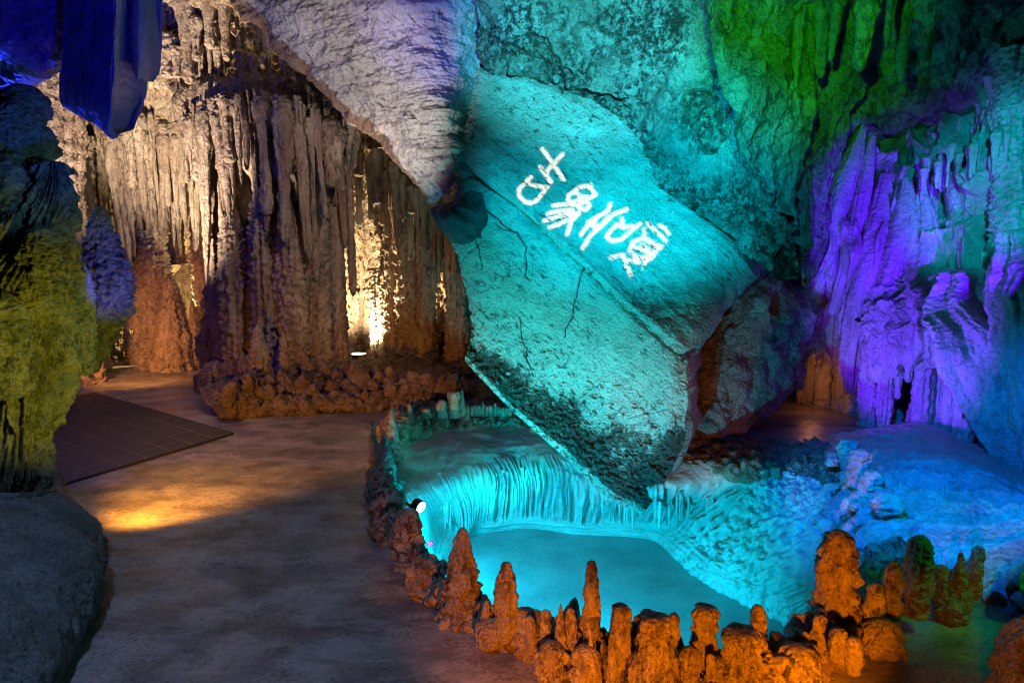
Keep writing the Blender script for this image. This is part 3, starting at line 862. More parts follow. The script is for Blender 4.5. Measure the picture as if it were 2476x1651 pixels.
# small stalagmites round the legs
for px, yt, yb, r in [(2205, 985, 1040, 14), (2160, 985, 1015, 18), (2330, 1010, 1075, 17), (2230, 1040, 1065, 16), (2195, 1045, 1075, 20)]:
    stalagmite(px, yt, yb, r, .02, mat=M['flow'], shape='dome', label='short pale stalagmite under the violet drapery legs', group='stalagmites under the drapery')

# blue ledge
lr = [[(1940, 1075), (2100, 1040), (2230, 1020), (2380, 1100), (2520, 1160), (2800, 1260)],
      [(1950, 1125), (2085, 1100), (2250, 1090), (2380, 1160), (2520, 1230), (2800, 1330)],
      [(1975, 1185), (2105, 1190), (2260, 1190), (2390, 1230), (2520, 1300), (2800, 1400)],
      [(2000, 1262), (2125, 1270), (2270, 1280), (2390, 1310), (2520, 1360), (2800, 1470)],
      [(2020, 1340), (2150, 1345), (2280, 1360), (2390, 1385), (2520, 1430), (2800, 1540)],
      [(2030, 1385), (2160, 1390), (2290, 1405), (2390, 1430), (2520, 1480), (2800, 1600)]]
lz = [[-.15, .10, .08, .05, .1, .1], [-.14, .19, .24, .2, .2, .2], [-.16, .13, .2, .22, .25, .3], [-.16, .09, .16, .18, .22, .3], [-.16, .07, .1, .1, .15, .2], [-.05, -.05, -.05, -.05, -.05, -.05]]
WR = [G(np.array([q[0] for q in r], float), np.array([q[1] for q in r], float), np.array(zz)) for r, zz in zip(lr, lz)]


def d_ledge(p, u, v):
    b = p[:, 2] * 1.0 + p[:, 0] * .28 - p[:, 1] * .22
    q = np.stack([p[:, 0] * .7, p[:, 1] * .7, b * 9], -1)
    g_ = np.stack([p[:, 0] * .55, (p[:, 1] + .35 * p[:, 0]) * 4.5, p[:, 2] * 4.5], -1) + .25 * fbm(p, 1.5, 3)[:, None]
    h_ = (p[:, 1] + .42 * p[:, 0]) * 3.6 + .7 * fbm(p, 1.3, 3, .5, 2)
    w_ = h_ - np.floor(h_)
    return .13 * (sstep(0, .10, w_) - w_) * sstep(.30, .5, v + .25 * u) - .07 * sstep(.07, .0, np.abs(noise3(g_))) * sstep(.3, .45, v + .1 * u) - .035 * sstep(.06, .0, np.abs(noise3(g_ * 2.3 + 4))) * sstep(.3, .5, v) + .02 * ridge(q, 1.0, 2, .5) + .04 * fbm(p, 2.2, 5, .55) + .03 * billow(p, 9, 2) * sstep(.5, .2, np.abs(v - .45) + .4 * u) + .008 * fbm(p, 16, 3)


lg = relief('rock_ledge', WR, 420, 340, d_ledge, M['flow'], world=True)
tag(lg, 'blue-lit layered rock ledge at the right beyond the pool', 'rock ledge')
for px, yt, yb, r, sh, lb in [(2075, 1085, 1165, 28, 'dome', 'popcorn-textured teal stalagmite knob on the blue ledge by the dark floor'), (2105, 1135, 1190, 26, 'dome', 'squat teal knob right of the popcorn stalagmite on the ledge'), (2140, 1190, 1240, 32, 'blob', 'rounded blue lump in the middle of the ledge')]:
    stalagmite(px, yt, yb, r, .2, mat=M['flow'], shape=sh, label=lb, lump=.3)

for k in range(16):
    px = rng.uniform(2000, 2330); py = np.interp(px, [2000, 2330], [1150, 1260]) + rng.uniform(-70, 80)
    r_ = rng.uniform(10, 24)
    stalagmite(px, py - r_ * rng.uniform(1.1, 1.9), py, r_, .13, mat=M['flow'], shape=rng.choice(['dome', 'blob']), label='small popcorn knob growing on the blue ledge', group='popcorn knobs on the blue ledge', nseg=36, nrow=44, lump=.34, rough=.4)

# ------------------------------------------------------------------ back of the cave
bw = relief('cave_back_wall', [
    [(-500, -420, 7.5), (100, -420, 8.5), (600, -420, 9), (1000, -420, 8), (1300, -420, 7.4)],
    [(-500, 0, 9.0), (100, 0, 10.4), (500, 0, 10.4), (900, 0, 10.2), (1300, 0, 9)],
    [(-500, 300, 9.6), (100, 300, 11.5), (500, 300, 11.5), (900, 300, 11.4), (1300, 300, 10)],
    [(-500, 600, 9.6), (100, 600, 11.8), (500, 600, 11.6), (900, 600, 11.4), (1350, 600, 10)],
    [(-500, 960, 9.6), (100, 900, 11.8), (500, 900, 11.6), (900, 900, 11.2), (1400, 1000, 10)]],
    420, 300, d_drape(.25, (1.4, 1.4, .2), .08, 3, 4), M['curtain_dark'])
tag(bw, 'dark brown back wall of the cave behind the stalactite curtains', 'rock wall')
bw2 = relief('cave_rear_wall', [
    [(1300, 300, 9.6), (1700, 300, 9.3), (2100, 300, 9), (2600, 300, 8.6)],
    [(1300, 700, 9.6), (1700, 700, 9.2), (2100, 700, 8.8), (2600, 700, 8.4)],
    [(1300, 1000, 9.0), (1700, 1000, 8.6), (2100, 1000, 8.2), (2600, 1050, 8)]], 200, 120, d_drape(.2, (1.6, 1.6, .3), .08, 3, 9), M['curtain_dark'])
tag(bw2, 'shadowed rear wall behind the dark boulder and rear floor', 'rock wall')

# ------------------------------------------------------------------ upper ceiling curtain (beige)
ca = thing('ceiling_curtain', 'beige upper curtain of small stalactites under the cave roof', 'stalactites', P(520, 210, 8.6))
relief('curtain_face', [
    [(300, -420, 6.8), (450, -420, 6.8), (600, -420, 6.9), (760, -420, 7.2)],
    [(330, -60, 8.1), (450, -60, 8.0), (580, -60, 8.0), (720, -60, 8.2)],
    [(340, 60, 8.6), (450, 60, 8.5), (580, 60, 8.5), (740, 80, 8.6)],
    [(320, 150, 8.9), (440, 150, 8.7), (580, 150, 8.7), (790, 170, 8.8)],
    [(300, 205, 9.2), (440, 205, 9.0), (600, 215, 9.0), (840, 225, 9.0)],
    [(230, 250, 9.9), (430, 230, 9.6), (600, 235, 9.4), (860, 260, 9.2)]],
    420, 360, lambda p, u, v: .07 * ridge(p, (5, 5, .7), 2, .55, 2) + .05 * ridge(p, (14, 14, 2.2), 2, .5, 3) + .08 * fbm(p, 1.7, 4, .55), M['curtain'], ca)
for i in range(60):
    px = rng.uniform(345, 740); top = np.interp(px, [345, 740], [60, 120]) + rng.uniform(-50, 40)
    stalactite(ca, px, top, rng.uniform(150, 208) + (px > 640) * 15, rng.uniform(8.25, 8.6), rng.uniform(4, 9), M['curtain'], nseg=12, nrow=26)
for px, a, b, r in [(445, -20, 205, 22), (400, 80, 190, 24), (425, 110, 190, 14), (470, 40, 150, 16), (365, 0, 130, 15), (580, 120, 215, 12), (610, 130, 225, 9), (540, -40, 150, 18), (500, -40, 120, 18)]:
    stalactite(ca, px, a, b, 8.2, r, M['curtain'], nseg=28, nrow=50, blunt=.4)

# ------------------------------------------------------------------ left curtain
cb = thing('left_curtain', 'sandy stalactite curtain with columns behind the mat at left', 'stalactites', G(350, 885))
relief('curtain_face', [
    [(150, 180, 10.6), (260, 240, 10.0), (380, 250, 9.9), (520, 230, 9.7)],
    [(170, 290, 10.3), (260, 290, 9.8), (380, 290, 9.7), (520, 270, 9.5)],
    [(180, 400, 10.6), (260, 420, 10.2), (380, 400, 10.2), (520, 380, 10.0)],
    [(190, 550, 10.9), (270, 560, 10.7), (380, 540, 10.8), (520, 500, 10.8)],
    [(230, 700, 11.0), (280, 700, 10.8), (330, 700, 10.7), (400, 700, 11.1)],
    [(230, 890, 10.6), (280, 890, 10.5), (330, 890, 10.5), (400, 890, 11.0)]],
    320, 420, lambda p, u, v: .10 * ridge(p, (4.5, 4.5, .45), 2, .55, 2) + .04 * fbm(p, 3, 5, .55), M['curtain'], cb)
for i in range(64):
    px = rng.uniform(215, 505)
    top = rng.uniform(265, 330)
    ln = rng.choice([rng.uniform(80, 160), rng.uniform(160, 300), rng.uniform(200, 330)])
    stalactite(cb, px, top, top + ln, 9.75 - 0.25 * rng.random() + .5 * (px < 250), rng.uniform(6, 19), M['curtain'], nseg=22, nrow=56, taper=rng.uniform(.5, .9), blunt=rng.choice([.12, .25, .45]), lean=(px - 350) / 350 * -.12 + rng.uniform(-.05, .05))
for a in [(318, 380, 880, 9.9, 20, 19, 20), (290, 360, 880, 10.2, 18, 15, 17), (368, 560, 888, 9.9, 26, 34, 38), (255, 330, 880, 10.5, 20, 18, 18), (478, 430, 800, 10.15, 24, 20, 19), (512, 420, 780, 10.0, 20, 15, 12), (405, 330, 640, 10.2, 24, 20, 18)]:
    column(cb, *a, M['curtain'], lump=.22, rough=.35)
for px, yt, yb, r, sh, lb in [(424, 662, 892, 50, 'cone', 'tall tapering orange stalagmite in front of the lit column'), (474, 725, 890, 22, 'cone', 'slim orange stalagmite right of the tall tapering one'), (402, 850, 890, 36, 'blob', 'flat rounded rock at the foot of the orange stalagmites')]:
    stalagmite(px, yt, yb, r, .0, mat=M['curtain'], shape=sh, label=lb, nseg=70, nrow=130, flute=.12, lump=.14)

# ------------------------------------------------------------------ main dark curtain column
cc = thing('curtain_column', 'massive dark brown column of fused stalactites in the middle of the curtain', 'stalactites', G(640, 950))
relief('curtain_face', [
    [(420, 215, 9.2), (560, 205, 8.6), (700, 215, 8.4), (860, 240, 8.4)],
    [(440, 260, 8.7), (560, 240, 8.1), (700, 240, 7.9), (860, 290, 8.1)],
    [(500, 420, 9.1), (580, 420, 8.75), (700, 420, 8.55), (846, 430, 8.7)],
    [(512, 600, 9.0), (590, 600, 8.65), (700, 600, 8.5), (826, 600, 8.7)],
    [(510, 800, 8.7), (595, 800, 8.2), (700, 800, 8.1), (816, 800, 8.4)],
    [(490, 960, 8.2), (590, 985, 7.6), (700, 975, 7.7), (830, 930, 8.2)]],
    420, 480, lambda p, u, v: .12 * ridge(p, (4, 4, .4), 2, .55, 12) + .05 * fbm(p, 3, 5, .55) + .12 * fbm(p, (2.2, 2.2, 2.2), 4, .6, 9) * sstep(.3, .05, v), M['curtain_dark'], cc)
for a in [(528, 470, 930, 8.35, 28, 22, 32), (562, 500, 950, 8.0, 34, 32, 44), (640, 430, 965, 7.85, 40, 36, 46), (606, 520, 930, 8.2, 24, 20, 26), (700, 480, 955, 7.8, 40, 34, 40), (752, 420, 930, 7.95, 38, 32, 36), (800, 380, 900, 8.15, 26, 19, 22), (816, 430, 870, 8.3, 12, 8, 9)]:
    column(cc, *a, M['curtain_dark'], lump=.14, rough=.3, flute=.34, nseg=72, nrow=220)
for i in range(58):
    px = 450 + 400 * (i + rng.uniform(-.6, .6)) / 57
    top = np.interp(px, [450, 520, 600, 700, 850], [265, 240, 228, 235, 300]) + rng.uniform(-14, 30)
    ln = rng.choice([rng.uniform(90, 180), rng.uniform(150, 330), rng.uniform(260, 460)])
    stalactite(cc, px, top, top + ln, np.interp(px, [450, 560, 700, 850], [8.45, 7.85, 7.6, 7.9]) + rng.uniform(-.15, .25), rng.uniform(9, 24), M['curtain_dark'], nseg=26, nrow=70, taper=rng.uniform(.5, .95), blunt=rng.choice([.12, .25, .5]), lean=rng.uniform(-.06, .06))
for i in range(40):
    px = rng.uniform(440, 850)
    top = np.interp(px, [440, 520, 600, 700, 850], [262, 236, 222, 230, 295]) + rng.uniform(-10, 8)
    stalactite(cc, px, top, top + rng.uniform(20, 85), np.interp(px, [450, 560, 700, 850], [8.3, 7.7, 7.45, 7.75]) + rng.uniform(-.1, .1), rng.uniform(3, 8), M['curtain_dark'], nseg=12, nrow=26, lean=rng.uniform(-.15, .15))
for px, yt, yb, r, sh, lb in [(632, 785, 985, 40, 'cone', 'tall dark conical stalagmite against the foot of the massive column'), (690, 800, 965, 26, 'cone', 'second dark stalagmite just right of the tall conical one'), (588, 850, 960, 26, 'cone', 'low dark stalagmite left of the tall conical one'), (530, 870, 950, 34, 'dome', 'squat dark stump at the left foot of the massive column'), (735, 870, 955, 26, 'dome', 'broad low stump at the right foot of the massive column')]:
    stalagmite(px, yt, yb, r, .0, mat=M['curtain_dark'], shape=sh, label=lb, nseg=60, nrow=110, flute=.15, lump=.2)

# ------------------------------------------------------------------ right curtain and alcove
cd = thing('alcove_curtain', 'stalactite curtain round the brightly lit alcove left of the boulder', 'stalactites', G(1000, 900))
relief('alcove_back', [
    [(820, 330, 9.3), (900, 340, 9.4), (1000, 380, 9.5), (1180, 420, 9.2)],
    [(820, 480, 10.0), (890, 480, 10.2), (990, 480, 9.8), (1180, 480, 9.3)],
    [(815, 650, 10.5), (890, 650, 10.9), (960, 650, 10.2), (1180, 650, 9.8)],
    [(812, 800, 10.5), (880, 800, 11.0), (940, 800, 10.5), (1180, 800, 10.2)],
    [(812, 880, 10.4), (880, 880, 10.9), (940, 880, 10.3), (1180, 900, 10.2)]],
    360, 420, lambda p, u, v: .08 * ridge(p, (5, 5, .8), 2, .55, 22) + .07 * billow(p, (6, 6, 4), 3, .55) + .03 * fbm(p, 9, 4, .6), M['curtain'], cd)
for a in [(950, 430, 880, 9.5, 30, 20, 24), (990, 400, 900, 9.2, 34, 28, 32), (1025, 420, 915, 9.0, 26, 18, 22), (1100, 440, 900, 9.0, 26, 22, 25), (1128, 560, 890, 9.2, 18, 15, 16), (905, 650, 870, 10.0, 11, 10, 12), (925, 690, 880, 9.9, 9, 9, 11), (842, 380, 700, 9.0, 12, 8, 6)]:
    column(cd, *a, M['curtain'], lump=.22, rough=.4, flute=.3, nseg=60, nrow=180)
for i in range(56):
    px = rng.uniform(835, 1135)
    top = np.interp(px, [835, 900, 1000, 1100, 1135], [300, 360, 430, 470, 520]) + rng.uniform(-10, 40)
    ln = rng.choice([rng.uniform(60, 130), rng.uniform(100, 230)])
    stalactite(cd, px, top, top + ln, 9.2 - .5 * rng.random(), rng.uniform(6, 14), M['curtain'], nseg=18, nrow=50, taper=rng.uniform(.65, .95), blunt=rng.choice([.2, .5, .7]))

# ------------------------------------------------------------------ rubble mound + small rocks
rub_base = [[(480, 940), (600, 900), (760, 880), (900, 868), (1060, 890), (1160, 930)],
            [(500, 975), (620, 950), (760, 925), (900, 910), (1050, 920), (1150, 945)],
            [(540, 1000), (640, 985), (770, 970), (900, 965), (1020, 965), (1120, 960)],
            [(560, 1015), (660, 1012), (780, 1010), (900, 1005), (1000, 1000), (1100, 985)]]
rz = [[.2, .3, .26, .22, .2, .1], [.12, .2, .2, .17, .15, .06], [.04, .1, .14, .12, .08, .03], [-.06] * 6]
WR = [G(np.array([q[0] for q in r], float), np.array([q[1] for q in r], float), np.array(zz)) for r, zz in zip(rub_base, rz)]
rb = relief('rubble_mound', WR, 300, 160, lambda p, u, v: .05 * billow(p, 6, 3, .55) + .05 * fbm(p, 3, 4), M['earth'], world=True)
tag(rb, 'mound of brown rubble along the foot of the curtains', 'rubble mound')
protos = []
for i in range(8):
    V, Q, T = tube(np.array([[0, 0, -.06], [0, 0, 0.0], [0.01, 0, .07], [0.01, .01, .13], [0, 0.01, .16]]), [.07, .085, .08, .05, .004], 24, 24, t_disp(.2, .35, .3, 1, 2.0, i * 7.7), ell=.9)
    protos.append((V, Q, T))
dg_pts = []
firsts = []
for i in range(190):
    px = rng.uniform(540, 1110); v = rng.random()
    py = np.interp(px, [520, 800, 1130], [1010, 1000, 975]) - v * np.interp(px, [520, 800, 1130], [50, 110, 45])
    zz = np.interp(v, [0, 1], [0.0, .28])
    b = G(px, py, zz)
    s = rng.uniform(.4, 1.05)
    if i < 8:
        V, Q, T = protos[i]
        o = mesh_obj('rubble_stone', V, Q, M['earth'], tris=T, base=np.zeros(3)); firsts.append(o)
    else:
        o = firsts[i % 8].copy(); COL.objects.link(o)
    o.location = b; o.rotation_euler = (rng.uniform(-.4, .4), rng.uniform(-.4, .4), rng.uniform(0, 6.28))
    o.scale = (s, s, s * rng.uniform(.7, 1.6))
    tag(o, 'small knobbly brown stone lying among the rubble below the curtains', 'stone', 'stones on the rubble mound')

# ------------------------------------------------------------------ left foreground pillar
def pillar_disp(p, th, t, R):
    drip = noise3(np.stack([np.cos(th) * 7.5, np.sin(th) * 7.5, p[:, 2] * .5], -1))
    ph = -p[:, 2] * 2.3 + .55 * fbm(p * np.array([1.6, 1.6, .8]), 1.0, 3, .5, 5) + .45 * drip
    q_ = ph - np.floor(ph)
    tier = sstep(0, .75, q_) * sstep(1, .90, q_)
    fol = np.stack([np.cos(th) * 8 + .8 * fbm(p, 2.2, 2), np.sin(th) * 8, p[:, 2] * 1.3], -1)
    low = .14 * fbm(p, 1.5, 3, .5, 8)
    return low + .085 * tier + .05 * ridge(fol, 1.0, 2, .5) + .018 * billow(p, (14, 14, 9), 2, .55) + .014 * fbm(p, 24, 4, .6) - .10


lp = thing('flowstone_pillar', 'broad mossy green flowstone pillar filling the left foreground', 'flowstone', G(60, 1280))
ax = np.array([P(10, 1330, 4.35), P(20, 1180, 4.4), P(40, 1000, 4.5), P(55, 800, 4.6), P(75, 620, 4.7), P(118, 500, 4.8), P(130, 420, 4.85), P(130, 392, 4.85)])
V, Q, T = tube(ax, np.array([70, 85, 105, 118, 92, 62, 45, 5]) * 4.5 / FPX, 300, 560, pillar_disp)
mesh_obj('pillar_body', V, Q, M['moss'], lp, tris=T)
for px, y0, y1, Y, r, nm in [(40, 640, 230, 5.2, 70, 'knob'), (20, 700, 380, 4.7, 55, 'knob'), (150, 900, 520, 4.75, 34, 'knob'), (205, 905, 640, 4.95, 22, 'knob'), (5, 960, 700, 4.3, 60, 'knob'), (95, 760, 540, 4.5, 45, 'knob')]:
    a0, a1 = P(px, y0, Y), P(px, y1, Y)
    tt = np.array([0, .2, .45, .7, .9, 1])
    ax = a0 + (a1 - a0) * tt[:, None]
    V, Q, T = tube(ax, np.array([.9, 1.05, 1.0, .85, .55, .03]) * r * Y / FPX, 110, 200, t_disp(.15, .16, .2, 1, .8, px))
    mesh_obj(nm, V, Q, M['moss'], lp, tris=T)
# lumps of the upper-left foreground stack
for px, yc, Y, r in [(60, 260, 5.4, 48), (30, 330, 5.2, 60), (75, 350, 5.3, 50), (40, 430, 5.0, 55), (15, 500, 4.9, 50), (60, 470, 5.0, 45)]:
    c = P(px, yc, Y); rr = r * Y / FPX
    tt = np.array([-1, -.85, -.4, 0, .4, .85, 1]); rd = np.sqrt(np.maximum(0, 1 - tt ** 2)) * rr
    ax = c + np.array([0, 0, 1]) * (tt * rr * 1.1)[:, None]
    V, Q, T = tube(ax, rd, 70, 80, t_disp(.1, .14, .2, 1, 1, px + 3))
    mesh_obj('lump', V, Q, M['moss'], lp, tris=T)

# dark blue spire right of the pillar
ax = np.array([P(228, 900, 5.3), P(238, 830, 5.3), P(262, 740, 5.35), P(262, 660, 5.4), P(250, 600, 5.45), P(243, 540, 5.45), P(242, 505, 5.45), P(243, 498, 5.45)])
V, Q, T = tube(ax, np.array([8, 30, 46, 44, 38, 20, 12, 1]) * 5.4 / FPX, 120, 260, t_disp(.12, .26, .3, 1, 1.3, 9))
o = mesh_obj('knobbly_spire', V, Q, M['moss'], tris=T)
tag(o, 'knobbly dark blue rock spire leaning out beside the mossy pillar', 'stalagmite')

# rough cement kerb at bottom left
kr = [[(-200, 1180), (60, 1190), (118, 1165), (132, 1185)], [(-200, 1200), (40, 1230), (130, 1195), (165, 1240)], [(-200, 1300), (30, 1330), (180, 1270), (245, 1320)],
      [(-200, 1450), (0, 1450), (180, 1400), (258, 1400)], [(-250, 1700), (-60, 1640), (120, 1560), (200, 1540)], [(-300, 1900), (-150, 1800), (20, 1720), (110, 1660)]]
kz = [[.5, .4, .2, -.04], [.45, .34, .22, -.04], [.42, .32, .22, -.04], [.36, .28, .18, -.04], [.3, .22, .14, -.04], [.3, .2, .12, -.04]]
WR = [G(np.array([q[0] for q in r], float), np.array([q[1] for q in r], float), np.array(zz)) for r, zz in zip(kr, kz)]
kb = relief('cement_kerb', WR, 260, 320, lambda p, u, v: .035 * fbm(p, 2.5, 5, .55) + .012 * billow(p, 14, 2) + .05 * sstep(0.05, .3, u) * sstep(1, .8, u), M['kerb'], world=True)
tag(kb, 'rough grey cement plinth bordering the walkway at the bottom left', 'kerb')

# ------------------------------------------------------------------ blue hanging rock, upper left
bs_ = thing('hanging_slab', 'smooth deep blue slab hanging from the roof at the upper left', 'rock slab', P(270, 318, 5.2))
relief('slab_body', [
    [(150, -420, 4.6), (215, -420, 4.5), (272, -420, 4.5), (282, -420, 4.53), (312, -420, 4.9)],
    [(150, -60, 5.3), (215, -60, 5.12), (272, -60, 5.1), (282, -60, 5.13), (312, -60, 5.5)],
    [(150, 100, 5.4), (215, 100, 5.17), (268, 100, 5.1), (278, 100, 5.13), (306, 100, 5.5)],
    [(152, 220, 5.45), (212, 235, 5.22), (262, 235, 5.12), (272, 235, 5.15), (296, 225, 5.45)],
    [(160, 255, 5.5), (205, 285, 5.32), (255, 312, 5.22), (264, 316, 5.22), (278, 312, 5.35)]], 200, 260, lambda p, u, v: .05 * fbm(p, (2.2, 2.2, .5), 4, .5) + .008 * fbm(p, 14, 3), M['bluerock'], bs_, back=((-0.05, .6, 0.0), 16))
relief('slab_flange', [
    [(318, -420, 4.7), (340, -420, 4.7), (362, -420, 4.8)],
    [(318, -60, 5.45), (336, -60, 5.4), (352, -60, 5.5)],
    [(316, 80, 5.5), (332, 90, 5.45), (346, 80, 5.5)],
    [(322, 170, 5.55), (332, 195, 5.5), (340, 190, 5.55)]], 80, 200, lambda p, u, v: .03 * fbm(p, (4, 4, .6), 4, .5), M['bluerock'], bs_, back=((-0.05, .4, 0.0), 10))
ub_ = relief('ceiling_rock', [
    [(-500, -420, 4.6), (-100, -420, 4.8), (60, -420, 4.9), (190, -420, 5.1)],
    [(-500, -60, 5.2), (-100, -60, 5.4), (60, -60, 5.5), (175, -60, 5.6)],
    [(-500, 100, 5.6), (-100, 90, 5.7), (60, 90, 5.75), (158, 80, 5.8)],
    [(-500, 250, 5.9), (-100, 220, 5.9), (30, 200, 5.9), (140, 160, 5.95)]], 260, 240, d_rough(.12, 2.0, 6, 4, .03, 6), M['bluerock'], back=((0.1, .8, 0.2), 12))
tag(ub_, 'lumpy blue-lit ceiling rock in the upper left corner', 'rock')
vc = column(None, 120, 150, 960, 8.6, 55, 40, 48, M['curtain_dark'], name='distant_column', nseg=70, nrow=180, flute=.35)
tag(vc, 'dim violet column standing behind the blue slab and mossy pillar', 'stalagmite')
vc2 = column(None, 195, 330, 900, 9.6, 20, 16, 22, M['curtain'], name='distant_column', nseg=50, nrow=180, flute=.3)
tag(vc2, 'slender yellow-green column at the left end of the sandy curtain', 'stalagmite')
for px, a, b, r in [(15, 190, 265, 14), (45, 190, 250, 12), (70, 195, 245, 14)]:
    o = stalactite(None, px, a, b, 6.5, r, M['curtain'], name='far_stalactite')
    tag(o, 'short cream stalactite under the blue rock at upper left', 'stalactite', 'short cream stalactites')

# ------------------------------------------------------------------ front rim stalagmites
FR = [  # px, tip, base, r, shape, z0, label
    (1112, 1275, 1490, 56, 'cone', 0.0, 'broad rusty cone stalagmite at the left front corner of the pool'),
    (1222, 1358, 1530, 29, 'spear', .08, 'blunt leaning orange stalagmite next right of the broad rusty cone'),
    (1322, 1472, 1560, 14, 'dome', .08, 'small rounded orange stub left of the two pointed ones'),
    (1354, 1458, 1580, 17, 'cone', .08, 'small pointed orange stalagmite with a dark right side'),
    (1383, 1470, 1575, 14, 'dome', .08, 'small bullet-shaped orange stalagmite beside the tall slim one'),
    (1430, 1355, 1580, 22, 'spear', .08, 'tall slim orange stalagmite standing alone at the pool edge'),
    (1502, 1462, 1620, 27, 'stump', .08, 'flat-topped orange stump right of the tall slim stalagmite'),
    (1480, 1530, 1640, 14, 'cone', .08, 'low orange spike leaning on the flat-topped stump'),
    (1574, 1485, 1640, 46, 'stump', .08, 'fat knobbly orange stump with a dark mossy top'),
    (1626, 1482, 1600, 17, 'stump', .08, 'narrow dark stump behind the fat knobbly one'),
    (1704, 1465, 1600, 34, 'stump', .08, 'banded orange stump with greenish bands on its head'),
    (1668, 1562, 1640, 26, 'blob', .08, 'smooth egg-shaped orange lump below the banded stump'),
    (1790, 1520, 1640, 48, 'stump', .08, 'wide sloping orange block right of the banded stump'),
    (1832, 1462, 1560, 19, 'dome', .08, 'smooth egg-topped orange stalagmite standing in the cyan light'),
    (2018, 1280, 1510, 46, 'dome', .08, 'tallest thick frosted orange stalagmite at the right end of the rim'),
    (1975, 1490, 1580, 24, 'cone', .08, 'small frosted cone at the foot of the tallest thick stalagmite'),
    (2028, 1520, 1590, 27, 'blob', .08, 'smooth orange egg-shaped lump under the tallest thick stalagmite'),
    (2062, 1540, 1620, 24, 'blob', .06, 'dull green lump beside the smooth orange egg'),
    (2112, 1410, 1500, 22, 'dome', .10, 'short two-toned teal and orange stub right of the tallest stalagmite'),
    (2148, 1355, 1490, 22, 'dome', .10, 'dark rough stalagmite between the teal stub and the tall teal one'),
    (2212, 1293, 1470, 30, 'dome', .10, 'tall rounded teal stalagmite with a green shaded side'),
    (2275, 1368, 1445, 18, 'stump', .10, 'small square dark stub with an orange patch'),
    (2350, 1318, 1440, 17, 'dome', .10, 'thin red stalagmite frosted with white at the far right'),
    (2318, 1335, 1445, 24, 'cone', .10, 'rough blue cone leaning against the thin red stalagmite'),
    (1265, 1470, 1560, 32, 'blob', .02, 'orange rock hump below the blunt leaning stalagmite'),
    (1185, 1500, 1560, 40, 'blob', .0, 'craggy orange hump at the left end of the front rim'),
    (1420, 1560, 1660, 40, 'blob', .0, 'craggy orange hump below the tall slim stalagmite'),
    (1330, 1550, 1640, 40, 'blob', .0, 'pitted orange hump below the small pointed stalagmites'),
    (1540, 1580, 1680, 36, 'blob', .0, 'tall orange hump at the foot of the fat knobbly stump'),
    (1740, 1590, 1680, 40, 'blob', .0, 'pitted orange hump under the wide sloping block'),
    (1930, 1560, 1680, 60, 'blob', .0, 'mottled green and orange hump at the right front corner'),
    (2130, 1500, 1580, 50, 'blob', .0, 'dark green hump behind the right end of the rim'),
    (2300, 1440, 1500, 40, 'blob', .0, 'mottled hump below the thin red stalagmite'),
]
for px, yt, yb, r, sh, z0, lb in FR:
    stalagmite(px, yt, yb, r * (.9 if sh in ('stump', 'blob') else 1), z0, shape=sh, label=lb, nseg=90, nrow=130, lump=.2 if sh in ('blob', 'stump', 'dome') else .12, rough=.3, flute=.14, lean=rng.uniform(-.05, .05), mat=M['stag'])
for k in range(12):
    px = 1170 + k * 62 + rng.uniform(-22, 22); pb = np.interp(px, [1150, 1350, 1600, 1900], [1530, 1600, 1650, 1640]) + rng.uniform(-35, 10)
    stalagmite(px, pb - rng.uniform(45, 95), pb, rng.uniform(8, 13), .07, shape=rng.choice(['cone', 'spear', 'dome']), label='small orange spike growing from the crust of the front rim', group='small spikes of the front rim', nseg=40, nrow=60, lean=rng.uniform(-.12, .12))
# left and back rim
BR = [(903, 1015, 1110, 15, 'cone', .12, 'thin orange spike on the left rim of the pool'), (948, 985, 1060, 14, 'cone', .14, 'teal spike behind the thin orange spike on the left rim'),
      (930, 1040, 1125, 22, 'cone', .13, 'teal cone on the left rim in front of the thin spikes'),
      (990, 975, 1008, 11, 'cone', .10, 'pair-like slim spike at the back left bend of the rim'),
      (1030, 985, 1008, 10, 'dome', .09, 'tiny knob left of the rounded teal stalagmite on the back rim'),
      (1068, 965, 1006, 13, 'dome', .09, 'rounded teal stalagmite on the back rim'),
      (1098, 945, 1004, 15, 'stump', .09, 'taller bottle-shaped teal stalagmite on the back rim'),
      (1118, 940, 1000, 9, 'cone', .09, 'thin teal stalagmite leaning on the bottle-shaped one')]
for px, yt, yb, r, sh, z0, lb in BR:
    stalagmite(px, yt, yb, r, z0, shape=sh, label=lb, nseg=40, nrow=70)
for i in range(12):
    px = 1130 + i * 9.5 + rng.uniform(-2, 2)
    stalagmite(px, 980 + rng.uniform(-9, 7), 1003, rng.uniform(4, 6.5), .07, shape='dome', label='tiny teal knob in the row along the back rim near the boulder', group='tiny knobs along the back rim', nseg=20, nrow=24)
# left rim dark mound that carries the lamp
stalagmite(990, 1228, 1370, 33, .0, shape='dome', label='dark hump of rim rock carrying the blue floodlight', mat=M['rim'], lump=.3, cat='rock')
stalagmite(935, 1180, 1300, 40, .0, shape='blob', label='craggy red-brown hump on the outside of the left rim', mat=M['rim'], lump=.35, cat='rock')
stalagmite(1020, 1352, 1440, 36, .0, shape='blob', label='rusty hump between the dark lamp hump and the broad cone', mat=M['rim'], lump=.35, cat='rock')
# orange rock in the bottom right corner
stalagmite(2520, 1500, 1800, 115, .0, shape='dome', label='smooth orange rock cut off by the bottom right corner', mat=M['stag'], cat='rock', nseg=120, nrow=150, lump=.06, flute=.06)

